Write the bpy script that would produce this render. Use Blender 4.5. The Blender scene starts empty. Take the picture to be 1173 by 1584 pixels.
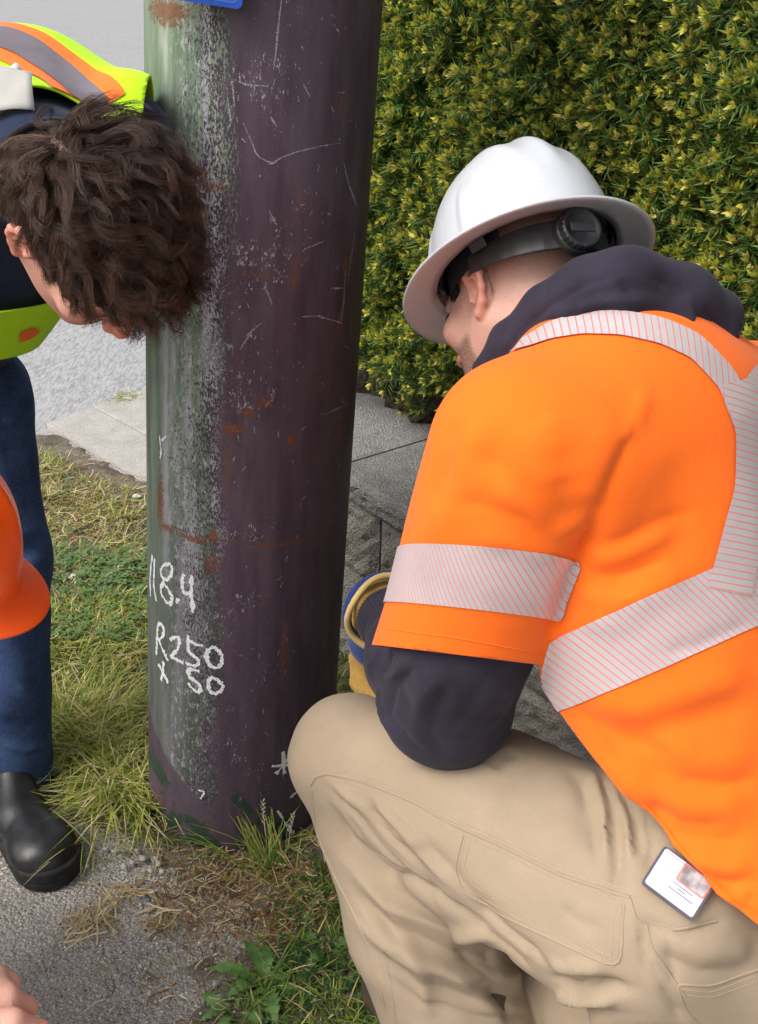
import bpy, math, random
import numpy as np
from mathutils import Vector, Matrix
from mathutils.bvhtree import BVHTree

random.seed(7)
rng = np.random.default_rng(7)
R = math.radians
scene = bpy.context.scene
COL = scene.collection

# ------------------------------------------------------------------ camera
PITCH, ROLL, FPX, CAMH = R(27.0), R(1.5), 1720.0, 1.5
PW, PH = 1173.0, 1584.0
r0 = np.array([1.0, 0, 0]); u0 = np.array([0, math.sin(PITCH), math.cos(PITCH)])
FWD = np.array([0, math.cos(PITCH), -math.sin(PITCH)])
RIGHT = math.cos(ROLL) * r0 + math.sin(ROLL) * u0
UP = -math.sin(ROLL) * r0 + math.cos(ROLL) * u0
CAM = np.array([0, 0, CAMH])
cd = bpy.data.cameras.new('camera')
cam = bpy.data.objects.new('camera', cd); COL.objects.link(cam)
cd.sensor_fit = 'VERTICAL'; cd.angle_y = 2 * math.atan(PH / 2 / FPX)
cd.clip_start = 0.02; cd.clip_end = 500
mw = Matrix.Identity(4)
for i in range(3):
    mw[i][0], mw[i][1], mw[i][2], mw[i][3] = RIGHT[i], UP[i], -FWD[i], CAM[i]
cam.matrix_world = mw
scene.camera = cam

# ------------------------------------------------------------------ sky and sun (overcast)
SUN_EL, SUN_ROT = R(50), R(-125)      # light from the open road side (left), a little towards the viewer
w = bpy.data.worlds.new('World'); scene.world = w; w.use_nodes = True
nt = w.node_tree; nt.nodes.clear()
sky = nt.nodes.new('ShaderNodeTexSky'); sky.sky_type = 'NISHITA'; sky.sun_disc = False
sky.sun_elevation = SUN_EL; sky.sun_rotation = R(235)
sky.air_density = 1.0; sky.dust_density = 6.0; sky.ozone_density = 1.0
hs = nt.nodes.new('ShaderNodeHueSaturation'); hs.inputs['Saturation'].default_value = 0.35
bg = nt.nodes.new('ShaderNodeBackground'); bg.inputs['Strength'].default_value = 0.15
wo = nt.nodes.new('ShaderNodeOutputWorld')
nt.links.new(sky.outputs[0], hs.inputs['Color']); nt.links.new(hs.outputs[0], bg.inputs[0]); nt.links.new(bg.outputs[0], wo.inputs[0])
sd = bpy.data.lights.new('sun', 'SUN'); sd.energy = 0.75; sd.angle = R(30); sd.color = (1.0, 0.97, 0.93)
sun = bpy.data.objects.new('sun', sd); COL.objects.link(sun)
sdir = Vector((-0.62, -0.38, 0.85)).normalized()      # towards the sun
sun.rotation_euler = sdir.to_track_quat('Z', 'Y').to_euler()
sky.sun_elevation = math.asin(sdir.z); sky.sun_rotation = math.atan2(sdir.x, sdir.y)
scene.view_settings.view_transform = 'Standard'; scene.view_settings.look = 'None'
scene.view_settings.gamma = 1.0; scene.view_settings.exposure = 0.6
scene.cycles.use_denoising = True
scene.cycles.adaptive_threshold = 0.03; scene.cycles.max_bounces = 4; scene.cycles.diffuse_bounces = 3; scene.cycles.glossy_bounces = 2; scene.cycles.transparent_max_bounces = 8

# ------------------------------------------------------------------ placing helpers
def ray(px, py):
    d = FWD + (px - PW / 2) / FPX * RIGHT + (PH / 2 - py) / FPX * UP
    return d
def J(px, py, Y):
    d = ray(px, py); return CAM + d * (Y / d[1])
def G(px, py, z=0.0):
    d = ray(px, py); return CAM + d * ((z - CAMH) / d[2])
def vbasis(px, py):
    """right, up and towards-the-viewer axes for something seen at a pixel"""
    d = ray(px, py); d = d / np.linalg.norm(d); rr = np.cross(d, UP); rr /= np.linalg.norm(rr); return np.stack([rr, np.cross(rr, d), -d], 1)
def to_px(P):
    q = np.asarray(P, float) - CAM
    dz = q @ FWD
    return PW / 2 + FPX * (q @ RIGHT) / dz, PH / 2 - FPX * (q @ UP) / dz

# ------------------------------------------------------------------ objects
def link(name, me, mat=None, parent=None):
    o = bpy.data.objects.new(name, me); COL.objects.link(o)
    if mat is not None and me is not None and len(me.materials) == 0: me.materials.append(mat)
    if parent is not None:
        o.parent = parent
        o.matrix_parent_inverse = PM.get(parent.name, Matrix.Identity(4)).inverted()
    return o
PM = {}
def empty(name, loc):
    o = bpy.data.objects.new(name, None); COL.objects.link(o); o.location = loc
    o.empty_display_size = 0.05
    PM[o.name] = Matrix.Translation(Vector(loc)); return o
def tag(o, label, cat=None, group=None, kind=None):
    if label: o['label'] = label
    if cat: o['category'] = cat
    if group: o['group'] = group
    if kind: o['kind'] = kind
    return o
def mesh(name, V, F, smooth=True, attrs=None):
    """V (n,3); F list of faces or int array (m,3|4)"""
    me = bpy.data.meshes.new(name)
    V = np.asarray(V, np.float32)
    if isinstance(F, np.ndarray):
        m, k = F.shape
        me.vertices.add(len(V)); me.vertices.foreach_set('co', V.ravel())
        me.loops.add(m * k); me.loops.foreach_set('vertex_index', F.astype(np.int32).ravel())
        me.polygons.add(m)
        me.polygons.foreach_set('loop_start', np.arange(0, m * k, k, dtype=np.int32))
        me.update(calc_edges=True)
    else:
        me.from_pydata([tuple(map(float, v)) for v in V], [], [tuple(map(int, f)) for f in F])
    if smooth: me.polygons.foreach_set('use_smooth', np.ones(len(me.polygons), bool))
    for k, a in (attrs or {}).items():
        a = np.asarray(a, np.float32)
        if a.ndim == 1:
            at = me.attributes.new(k, 'FLOAT', 'POINT'); at.data.foreach_set('value', a)
        else:
            at = me.attributes.new(k, 'FLOAT_COLOR', 'POINT')
            if a.shape[1] == 3: a = np.concatenate([a, np.ones((len(a), 1), np.float32)], 1)
            at.data.foreach_set('color', a.ravel())
    me.update()
    return me
def build(name, V, F, mat, parent=None, smooth=True, attrs=None):
    return link(name, mesh(name, V, F, smooth, attrs), mat, parent)
def solidify(o, t, off=-1):
    m = o.modifiers.new('thickness', 'SOLIDIFY'); m.thickness = t; m.offset = off; return o

# ------------------------------------------------------------------ signed distance modelling
def nrm(v):
    v = np.asarray(v, float); return v / np.linalg.norm(v)
def rc(P, a, b, r1, r2):
    a = np.asarray(a, np.float32); b = np.asarray(b, np.float32); ba = b - a
    pa = P - a; t = np.clip(pa @ ba / max(float(ba @ ba), 1e-9), 0, 1)
    q = pa - t[:, None] * ba
    return np.sqrt((q * q).sum(1)) - (r1 + (r2 - r1) * t)
def ecap(P, a, b, r1, r2, flat, k):
    """tapered capsule flattened along `flat` (k<1 = thinner)"""
    flat = nrm(flat).astype(np.float32); a = np.asarray(a, np.float32); b = np.asarray(b, np.float32)
    def sq(Q): return Q + ((Q @ flat) * (1 / k - 1))[..., None] * flat
    d = rc(sq(P), sq(a[None])[0], sq(b[None])[0], r1, r2)
    return d * (0.5 + 0.5 * k)
def ell(P, c, rad, A=None):
    q = P - np.asarray(c, np.float32)
    if A is not None: q = q @ np.asarray(A, np.float32).T
    rad = np.asarray(rad, np.float32)
    k0 = np.sqrt(((q / rad) ** 2).sum(1)); k1 = np.sqrt(((q / rad ** 2) ** 2).sum(1))
    return k0 * (k0 - 1) / np.maximum(k1, 1e-6)
def smin(a, b, k):
    h = np.clip(0.5 + 0.5 * (b - a) / k, 0, 1); return b + (a - b) * h - k * h * (1 - h)
def smax(a, b, k): return -smin(-a, -b, k)
def chain(P, pts, rad, k=0.02):
    d = None
    for i in range(len(pts) - 1):
        e = rc(P, pts[i], pts[i + 1], rad[i], rad[i + 1]); d = e if d is None else smin(d, e, k)
    return d
def surf(f, lo, hi, h, it=2):
    """surface nets on a narrow band; returns V,F(quads),N"""
    lo = np.asarray(lo, float); hi = np.asarray(hi, float); B = 8
    n = (np.ceil((hi - lo) / h / B).astype(int)) * B
    nb = n // B
    bc = np.stack(np.meshgrid(*[(np.arange(nb[i]) * B + B / 2) * h + lo[i] for i in range(3)], indexing='ij'), -1).reshape(-1, 3).astype(np.float32)
    db = f(bc).reshape(nb)
    act = np.abs(db) < B * h * 0.87 * 1.6 + h
    full = np.repeat(np.repeat(np.repeat(act, B, 0), B, 1), B, 2)
    vals = np.repeat(np.repeat(np.repeat(np.where(db < 0, -1.0, 1.0).astype(np.float32), B, 0), B, 1), B, 2)
    idx = np.argwhere(full)
    P = (idx * h + lo).astype(np.float32)
    out = np.empty(len(P), np.float32)
    for s in range(0, len(P), 400000): out[s:s + 400000] = f(P[s:s + 400000])
    vals[full] = out
    sg = vals < 0
    c = [sg[i:n[0] - 1 + i, j:n[1] - 1 + j, k:n[2] - 1 + k] for i in (0, 1) for j in (0, 1) for k in (0, 1)]
    cnt = sum(x.astype(np.int8) for x in c)
    cells = (cnt > 0) & (cnt < 8)
    ci = np.argwhere(cells)
    cid = -np.ones(cells.shape, np.int64); cid[cells] = np.arange(len(ci))
    acc = np.zeros((len(ci), 3)); num = np.zeros(len(ci))
    cor = [(i, j, k) for i in (0, 1) for j in (0, 1) for k in (0, 1)]
    cv = [vals[ci[:, 0] + i, ci[:, 1] + j, ci[:, 2] + k] for i, j, k in cor]
    for x in range(8):
        for y in range(x + 1, 8):
            dlt = np.array(cor[y]) - np.array(cor[x])
            if np.abs(dlt).sum() != 1: continue
            m = (cv[x] < 0) != (cv[y] < 0)
            t = np.clip(cv[x][m] / (cv[x][m] - cv[y][m]), 0, 1)
            acc[m] += np.array(cor[x]) + t[:, None] * dlt; num[m] += 1
    V = (ci + acc / num[:, None]) * h + lo
    Fs = []
    for ax in range(3):
        s0 = [slice(None)] * 3; s1 = [slice(None)] * 3
        s0[ax] = slice(0, n[ax] - 1); s1[ax] = slice(1, n[ax])
        a_, b_ = sg[tuple(s0)], sg[tuple(s1)]
        e = np.argwhere(a_ != b_)
        o1, o2 = [(1, 2), (2, 0), (0, 1)][ax]
        e = e[(e[:, o1] > 0) & (e[:, o2] > 0) & (e[:, o1] < n[o1] - 1) & (e[:, o2] < n[o2] - 1)]
        d1 = np.zeros(3, int); d1[o1] = 1; d2 = np.zeros(3, int); d2[o2] = 1
        q = [cid[tuple((e - d1 - d2).T)], cid[tuple((e - d2).T)], cid[tuple(e.T)], cid[tuple((e - d1).T)]]
        q = np.stack(q, 1)
        flip = b_[tuple(e.T)]
        q[flip] = q[flip][:, ::-1]
        Fs.append(q[(q >= 0).all(1)])
    F = np.concatenate(Fs)
    V = V.astype(np.float32)
    for _ in range(it):
        N, d = grad(f, V, h * 0.5); V = V - N * np.clip(d, -h, h)[:, None] * 0.9
    N, d = grad(f, V, h * 0.6)
    return V, F, N
def grad(f, V, e):
    V = V.astype(np.float32)
    g = np.stack([f(V + np.eye(3, dtype=np.float32)[i] * e) - f(V - np.eye(3, dtype=np.float32)[i] * e) for i in range(3)], 1) / (2 * e)
    L = np.maximum(np.linalg.norm(g, axis=1), 1e-6)
    return g / L[:, None], f(V) / L
def vnormals(V, F):
    T = tri(F); fn = np.cross(V[T[:, 1]] - V[T[:, 0]], V[T[:, 2]] - V[T[:, 0]])
    N = np.zeros_like(V)
    for i in range(3): np.add.at(N, T[:, i], fn)
    return N / np.maximum(np.linalg.norm(N, axis=1), 1e-12)[:, None]
def tri(F):
    return F if F.shape[1] == 3 else np.concatenate([F[:, [0, 1, 2]], F[:, [0, 2, 3]]])
def clip(V, F, fld, attrs=None):
    """keep fld>0; cut triangles cleanly"""
    T = tri(F); attrs = attrs or {}
    ins = fld[T] > 0; c = ins.sum(1)
    newV = [V]; newA = {k: [a] for k, a in attrs.items()}; nv = len(V)
    out = [T[c == 3]]
    def cut(a, b):
        nonlocal nv
        t = fld[a] / (fld[a] - fld[b]); t = t[:, None]
        newV.append(V[a] + (V[b] - V[a]) * t)
        for k, x in attrs.items():
            tt = t if x.ndim > 1 else t[:, 0]; newA[k].append(x[a] + (x[b] - x[a]) * tt)
        i = np.arange(nv, nv + len(a)); nv += len(a); return i
    for s in range(3):
        a, b, d = s, (s + 1) % 3, (s + 2) % 3
        m = (c == 1) & ins[:, a]; t = T[m]
        if len(t):
            x = cut(t[:, a], t[:, b]); y = cut(t[:, a], t[:, d]); out.append(np.stack([t[:, a], x, y], 1))
        m = (c == 2) & ~ins[:, a]; t = T[m]
        if len(t):
            x = cut(t[:, b], t[:, a]); y = cut(t[:, d], t[:, a])
            out.append(np.stack([t[:, b], t[:, d], y], 1)); out.append(np.stack([t[:, b], y, x], 1))
    T2 = np.concatenate(out); V2 = np.concatenate(newV); A2 = {k: np.concatenate(a) for k, a in newA.items()}
    # weld the cut points (by position) so that the edge stays closed
    key = np.round(V2 * 1e6).astype(np.int64)
    _, first, inv = np.unique(key, axis=0, return_index=True, return_inverse=True)
    T2 = inv.reshape(-1)[T2]; V2 = V2[first]; A2 = {k: a[first] for k, a in A2.items()}
    used = np.unique(T2); mp = -np.ones(len(V2), int); mp[used] = np.arange(len(used))
    T2 = mp[T2]; ok = (T2[:, 0] != T2[:, 1]) & (T2[:, 1] != T2[:, 2]) & (T2[:, 0] != T2[:, 2])
    return V2[used], T2[ok], {k: a[used] for k, a in A2.items()}
def bvh(V, F): return BVHTree.FromPolygons([tuple(v) for v in V.astype(float)], [tuple(f) for f in F.tolist()])
def hit(b, px, py):
    d = ray(px, py); h = b.ray_cast(Vector(CAM), Vector(d).normalized())
    return None if h[0] is None else np.array(h[0])
def hits(b, pts, n=6):
    """pixel polyline -> points on the surface"""
    out = []
    for (x0, y0), (x1, y1) in zip(pts[:-1], pts[1:]):
        for i in range(n):
            t = i / n; p = hit(b, x0 + (x1 - x0) * t, y0 + (y1 - y0) * t)
            if p is not None: out.append(p)
    p = hit(b, *pts[-1])
    if p is not None: out.append(p)
    return np.array(out) if out else np.zeros((0, 3))
def poly_dist(V, pts):
    """distance and arc length along polyline"""
    best = np.full(len(V), 1e9); arc = np.zeros(len(V)); L = 0
    for a, b in zip(pts[:-1], pts[1:]):
        ba = b - a; l = np.linalg.norm(ba)
        if l < 1e-6: continue
        t = np.clip((V - a) @ ba / (l * l), 0, 1)
        d = np.linalg.norm(V - a - t[:, None] * ba, axis=1)
        m = d < best; best[m] = d[m]; arc[m] = L + t[m] * l; L += l
    return best, arc, L
def wrinkle(V, N, F, items, b=None):
    """items: (pixel polyline, width m, height m) -> displaced copy of V"""
    b = b or bvh(V, F); D = np.zeros(len(V))
    for pts, wd, hgt in items:
        p = hits(b, pts, 5)
        if len(p) < 2: continue
        lo = p.min(0) - 3 * wd; hi = p.max(0) + 3 * wd
        m = ((V > lo) & (V < hi)).all(1)
        if not m.any(): continue
        d, arc, L = poly_dist(V[m], p)
        fade = np.clip(np.minimum(arc, L - arc) / (0.22 * L) , 0, 1); fade = fade * fade * (3 - 2 * fade)
        D[m] += hgt * np.exp(-(d / wd) ** (1.3 if hgt < 0 and wd < 0.018 else 2)) * (0.12 + 0.88 * fade)
    return V + N * D[:, None].astype(np.float32)
def lump(V, scale, amp, seed=0):
    r = np.random.default_rng(seed); s = np.zeros(len(V))
    for i in range(7):
        k = r.normal(size=3); k /= np.linalg.norm(k); s += np.sin(V @ k * scale * (0.7 + 0.8 * r.random()) + r.random() * 6.28)
    return s / 7 * amp * 1.8
def biggest(V, F, at):
    """keep only the largest connected piece"""
    lab = np.arange(len(V))
    for _ in range(200):
        m = lab[F].min(1); new = lab.copy()
        for i in range(3): np.minimum.at(new, F[:, i], m)
        new = new[new]
        if (new == lab).all(): break
        lab = new
    l = lab[F[:, 0]]; u, c = np.unique(l, return_counts=True); F = F[l == u[c.argmax()]]
    used = np.unique(F); mp = -np.ones(len(V), int); mp[used] = np.arange(len(used))
    return V[used], mp[F], {k: a[used] for k, a in at.items()}
def signed(V, p, d, ref):
    i = np.concatenate([((V[s:s + 5000, None] - p[None]) ** 2).sum(-1).argmin(1) for s in range(0, len(V), 5000)]) if len(V) else []
    return d * np.sign((V - p[i]) @ ref)
def folds(V, dirn, scale, amp, seed):
    """soft uneven drapery running along dirn"""
    r = np.random.default_rng(seed); dirn = nrm(dirn); s = np.zeros(len(V)); md = 0.5 + lump(V, scale * 0.35, 0.5, seed + 1)
    for i in range(6):
        k = r.normal(size=3); k -= dirn * (k @ dirn) * 0.9; k /= np.linalg.norm(k); s += np.sin(V @ k * scale * (0.6 + 0.9 * r.random()) + r.random() * 6.28 + lump(V, scale * 0.3, 1.2, seed + 5 + i))
    return s / 6 * amp * 1.8 * np.clip(md, 0, 1.2)
def region(V, F, fld, off, attrs=None, N=None):
    N = vnormals(V, F) if N is None else N
    return clip(V + N * off, F, fld, attrs)

# ------------------------------------------------------------------ materials
class NB:
    def __init__(s, name):
        s.m = bpy.data.materials.new(name); s.m.use_nodes = True; s.t = s.m.node_tree; s.t.nodes.clear()
        s.out = s.t.nodes.new('ShaderNodeOutputMaterial')
        s.b = s.t.nodes.new('ShaderNodeBsdfPrincipled'); s.t.links.new(s.b.outputs[0], s.out.inputs[0])
    def put(s, sock, v):
        if isinstance(v, bpy.types.NodeSocket): s.t.links.new(v, sock)
        elif hasattr(sock, 'default_value'):
            if sock.type == 'RGBA' and len(v) == 3: v = (*v, 1)
            sock.default_value = v
    def n(s, ty, ins=None, out=0, **pr):
        nd = s.t.nodes.new('ShaderNode' + ty)
        for k, v in pr.items(): setattr(nd, k, v)
        for k, v in (ins or {}).items(): s.put(nd.inputs[k], v)
        return nd.outputs[out]
    def math(s, op, a, b=0.0, c=None, clamp=False):
        i = {0: a, 1: b}
        if c is not None: i[2] = c
        return s.n('Math', i, operation=op, use_clamp=clamp)
    def mix(s, f, a, b, ty='MIX'):
        nd = s.t.nodes.new('ShaderNodeMix'); nd.data_type = 'RGBA'; nd.blend_type = ty
        s.put(nd.inputs[0], f); s.put(nd.inputs[6], a); s.put(nd.inputs[7], b); return nd.outputs[2]
    def co(s): return s.n('TexCoord', out=3)
    def noise(s, scale, det=3.0, vec=None, rough=0.5, dist=0.0, out=0):
        i = {'Scale': scale, 'Detail': det, 'Roughness': rough, 'Distortion': dist, 'Vector': vec if vec is not None else s.co()}
        return s.n('TexNoise', i, out=out)
    def vor(s, scale, vec=None, out=0, **k):
        return s.n('TexVoronoi', {'Scale': scale, 'Vector': vec if vec is not None else s.co()}, out=out, **k)
    def step(s, x, lo, hi, a=0.0, b=1.0):
        return s.n('MapRange', {0: x, 1: lo, 2: hi, 3: a, 4: b}, interpolation_type='SMOOTHSTEP')
    def attr(s, name, out=2): return s.n('Attribute', out=out, attribute_name=name)
    def bump(s, h, st=0.3, dist=0.002, nrm=None):
        i = {'Strength': st, 'Distance': dist, 'Height': h}
        if nrm is not None: i['Normal'] = nrm
        return s.n('Bump', i)
    def set(s, **k):
        for a, v in k.items(): s.put(s.b.inputs[a.replace('_', ' ')], v)
        return s.m
def flat(name, col, rough=0.5, spec=0.5, metal=0.0, var=0.12, scale=40, bump=0.15, bscale=300, bd=0.0006, **k):
    b = NB(name); v = b.noise(scale, 4)
    c = b.mix(b.step(v, 0.3, 0.7), tuple(x * (1 - var) for x in col), tuple(min(1, x * (1 + var)) for x in col))
    b.set(Base_Color=c, Roughness=rough, Metallic=metal, Normal=b.bump(b.noise(bscale, 2), bump, bd))
    b.b.inputs['Specular IOR Level'].default_value = spec
    for a, x in k.items(): b.put(b.b.inputs[a.replace('_', ' ')], x)
    return b.m
def cloth(name, col, rough=0.85, var=0.1, weave=1400, wst=0.25, blotch=9, sheen=0.15, spec=0.2, speck=None):
    b = NB(name); big = b.noise(blotch, 5, rough=0.6); fine = b.noise(weave, 2)
    lo = tuple(x * (1 - var) for x in col); hi = tuple(min(1, x * (1 + var * 0.6)) for x in col)
    c = b.mix(b.step(big, 0.3, 0.7), lo, hi)
    c = b.mix(b.math('MULTIPLY', b.step(fine, 0.35, 0.65), 0.16), c, (0.0, 0.0, 0.0))
    if speck:
        s = b.step(b.noise(240, 1), 0.73, 0.76); c = b.mix(b.math('MULTIPLY', s, speck[1]), c, speck[0])
    b.set(Base_Color=c, Roughness=rough, Normal=b.bump(fine, wst, 0.0006, b.bump(b.noise(60, 3), 0.12, 0.003)))
    b.b.inputs['Specular IOR Level'].default_value = spec
    b.b.inputs['Sheen Weight'].default_value = sheen
    return b.m
def bycol(name, rough=0.6, spec=0.3, trans=0.0, tint=0.25):
    """colour from the 'col' point attribute"""
    b = NB(name); c = b.attr('col', 0)
    c = b.mix(b.math('MULTIPLY', b.step(b.noise(90, 3), 0.3, 0.7), tint), c, b.mix(1.0, c, (0.5, 0.5, 0.5), 'MULTIPLY'))
    b.set(Base_Color=c, Roughness=rough); b.b.inputs['Specular IOR Level'].default_value = spec
    if trans:
        t = b.n('BsdfTranslucent', {'Color': c}); mx = b.n('MixShader', {0: trans, 1: b.b.outputs[0], 2: t}); b.t.links.new(mx, b.out.inputs[0])
    return b.m
# ================================================================== ground
def in_poly(P, poly):
    x, y = P[:, 0], P[:, 1]; c = np.zeros(len(P), bool); n = len(poly)
    for i in range(n):
        (x0, y0), (x1, y1) = poly[i], poly[(i + 1) % n]
        m = ((y0 > y) != (y1 > y)) & (x < (x1 - x0) * (y - y0) / (y1 - y0 + 1e-12) + x0); c ^= m
    return c
def sd_poly(P, poly):
    d = np.full(len(P), 1e9)
    for i in range(len(poly)):
        a = np.array(poly[i]); b = np.array(poly[(i + 1) % len(poly)]); ba = b - a
        t = np.clip((P - a) @ ba / max(ba @ ba, 1e-12), 0, 1); d = np.minimum(d, np.linalg.norm(P - a - t[:, None] * ba, axis=1))
    return np.where(in_poly(P, poly), d, -d)
def gpoly(pts): return [tuple(G(x, y)[:2]) for x, y in pts]

def asphalt(name, base, chip, big, gap):
    b = NB(name); co = b.co()
    v = b.vor(150, co); v2 = b.vor(330, co); cell = b.vor(150, co, out=1)
    bw = b.n('RGBToBW', {0: cell})
    c = b.mix(b.step(b.noise(7, 5, rough=0.65), 0.3, 0.7), tuple(x * 0.8 for x in base), tuple(x * 1.15 for x in base))
    c = b.mix(b.math('MULTIPLY', b.step(bw, 0.45, 0.9), b.step(v, 0.45, 0.25)), c, chip)
    c = b.mix(b.math('MULTIPLY', b.step(v2, 0.42, 0.6), gap), c, (0.03, 0.028, 0.027))
    c = b.mix(b.math('MULTIPLY', b.step(b.noise(big, 4, rough=0.7), 0.52, 0.7), 0.35), c, tuple(x * 0.55 for x in base))
    c = b.mix(b.math('MULTIPLY', b.step(b.noise(3.2, 6, co, 0.75), 0.5, 0.66), 0.55), c, b.mix(b.noise(150, 3, co), (0.16, 0.125, 0.09), (0.36, 0.30, 0.235)))
    h = b.math('SUBTRACT', 1.0, v)
    return b.set(Base_Color=c, Roughness=0.9, Normal=b.bump(b.math('ADD', h, b.noise(40, 3)), 0.8, 0.006))
M_path = asphalt('path_asphalt', (0.42, 0.383, 0.345), (0.76, 0.72, 0.66), 9, 0.5)
def road_mat():
    b = NB('road_asphalt'); co = b.co()
    sc = b.n('Mapping', {'Vector': co, 'Scale': (1.0, 0.22, 1.0)})
    n1 = b.noise(95, 3, sc, 0.7); n2 = b.noise(34, 2, sc, 0.6); n3 = b.noise(1.2, 4)
    c = b.mix(b.step(n1, 0.36, 0.62), (0.21, 0.21, 0.215), (0.36, 0.36, 0.362))
    c = b.mix(b.math('MULTIPLY', b.step(n2, 0.40, 0.64), 0.25), c, (0.42, 0.415, 0.41))
    c = b.mix(b.math('MULTIPLY', b.step(n3, 0.4, 0.7), 0.3), c, (0.25, 0.25, 0.25))
    return b.set(Base_Color=c, Roughness=0.85, Normal=b.bump(n1, 0.6, 0.004))
M_road = road_mat()
def concrete(name, a, c2, moss=0.0, dark=(0.07, 0.065, 0.055), bs=1.0):
    b = NB(name); co = b.co()
    n = b.noise(14, 6, co, 0.7); f = b.noise(260, 3, co); v = b.vor(190, co)
    c = b.mix(b.step(n, 0.3, 0.7), a, c2)
    c = b.mix(b.math('MULTIPLY', b.step(f, 0.52, 0.68), 0.6), c, dark)
    c = b.mix(b.math('MULTIPLY', b.step(f, 0.47, 0.3), 0.4), c, tuple(min(1, x * 1.5) for x in c2))
    if moss:
        m = b.step(b.noise(26, 5, co, 0.75), 0.56, 0.64)
        c = b.mix(b.math('MULTIPLY', m, moss), c, b.mix(b.noise(120, 2, co), (0.10, 0.085, 0.01), (0.34, 0.27, 0.06)))
    return b.set(Base_Color=c, Roughness=0.92, Normal=b.bump(b.math('ADD', f, b.math('MULTIPLY', v, 0.6)), 0.8 * bs, 0.004))
M_slab = concrete('sidewalk_concrete', (0.33, 0.315, 0.285), (0.42, 0.40, 0.37), dark=(0.2, 0.19, 0.17), bs=0.5)
M_cap = concrete('cap_stone', (0.25, 0.243, 0.235), (0.36, 0.35, 0.335), 0.3, bs=1.8)
M_block = concrete('split_block', (0.20, 0.19, 0.17), (0.33, 0.305, 0.27), 0.6, bs=1.6)
def soil_mat():
    b = NB('soil'); co = b.co()
    n = b.noise(9, 6, co, 0.7); f = b.noise(170, 4, co, 0.7)
    c = b.mix(b.step(n, 0.35, 0.65), (0.085, 0.064, 0.045), (0.21, 0.18, 0.14))
    c = b.mix(b.math('MULTIPLY', b.step(f, 0.5, 0.68), 0.7), c, (0.30, 0.25, 0.18))
    c = b.mix(b.math('MULTIPLY', b.step(f, 0.45, 0.3), 0.7), c, (0.03, 0.022, 0.015))
    return b.set(Base_Color=c, Roughness=0.95, Normal=b.bump(f, 0.9, 0.008))
M_soil = soil_mat()

def sheet(name, x0, x1, y0, y1, z, mat):
    o = build(name, [(x0, y0, z), (x1, y0, z), (x1, y1, z), (x0, y1, z)], [(0, 1, 2, 3)], mat, smooth=False)
    o['kind'] = 'structure'; return o
tag(sheet('ground', -150, 150, -60, 300, -0.06, M_soil), 'bare brown earth under the roadside')
tag(sheet('road', -80, 80, 3.4, 200, -0.012, M_road), 'grey worn asphalt road behind the pole')
tag(sheet('path', -6, 6, -5, 3.41, -0.004, M_path), 'grey gritty asphalt path in front of the pole')

# verge: uneven soil strip that sinks below the path where it ends
VERGE = gpoly([(-700, 700), (65, 672), (235, 752), (560, 860), (900, 1000), (1400, 1150), (1400, 1800), (330, 1800), (290, 1600), (330, 1500),
               (440, 1440), (330, 1385), (235, 1318), (130, 1250), (60, 1196), (-700, 1150)])
nx, ny = 260, 240
gx, gy = np.meshgrid(np.linspace(-2.4, 1.6, nx), np.linspace(0.4, 3.8, ny), indexing='ij')
P2 = np.stack([gx.ravel(), gy.ravel()], 1)
P3 = np.concatenate([P2, np.zeros((len(P2), 1))], 1)
sdv = sd_poly(P2, VERGE) + lump(P3, 40, 0.025, 3) + lump(P3, 110, 0.012, 4)
zz = np.clip(sdv * 0.35, -0.03, 0.012) + (lump(P3, 60, 0.004, 5) + lump(P3, 200, 0.003, 6)) * (sdv > -0.02)
idx = np.arange(nx * ny).reshape(nx, ny)
Fq = np.stack([idx[:-1, :-1], idx[1:, :-1], idx[1:, 1:], idx[:-1, 1:]], -1).reshape(-1, 4)
soil = build('verge', np.stack([P2[:, 0], P2[:, 1], zz], 1), Fq, M_soil)
tag(soil, 'strip of bare brown soil round the pole', kind='structure')
def zverge(x, y):
    i = np.clip(((np.asarray(x) + 2.4) / 4.0 * (nx - 1)).round().astype(int), 0, nx - 1)
    j = np.clip(((np.asarray(y) - 0.4) / 3.4 * (ny - 1)).round().astype(int), 0, ny - 1)
    return np.maximum(zz.reshape(nx, ny)[i, j], -0.004)

# concrete slabs of the drive apron, with tooled joints between them
def prism(name, poly, z0, z1, mat, parent=None, bev=0.004):
    n = len(poly); c = np.mean(poly, 0)
    inn = [tuple(np.array(p) + nrm(c - np.array(p)) * bev) for p in poly]
    V = [(x, y, z0) for x, y in poly] + [(x, y, z1 - bev) for x, y in poly] + [(x, y, z1) for x, y in inn]
    F = [tuple(range(2 * n, 3 * n))]
    for i in range(n):
        j = (i + 1) % n; F += [(i, j, n + j, n + i), (n + i, n + j, 2 * n + j, 2 * n + i)]
    return build(name, V, F, mat, parent, smooth=False)
sw = empty('sidewalk', G(150, 690)); tag(sw, 'pale concrete apron slabs between verge and road', kind='structure')
a0, a1, b0, b1 = G(72, 657)[:2], G(300, 575)[:2], G(228, 748)[:2], G(420, 668)[:2]
e1 = nrm(np.array(a1) - a0); e2 = nrm(np.array(b0) - a0)
A0 = np.array(a0)
def slabq(s0, s1, t0, t1): return [tuple(A0 + e1 * s + e2 * t) for s, t in ((s0, t0), (s1, t0), (s1, t1), (s0, t1))][::1]
tw = np.linalg.norm(np.array(b0) - a0)
def ccw(p):
    ar = sum(p[i][0] * p[(i + 1) % len(p)][1] - p[(i + 1) % len(p)][0] * p[i][1] for i in range(len(p))); return p if ar > 0 else p[::-1]
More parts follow.
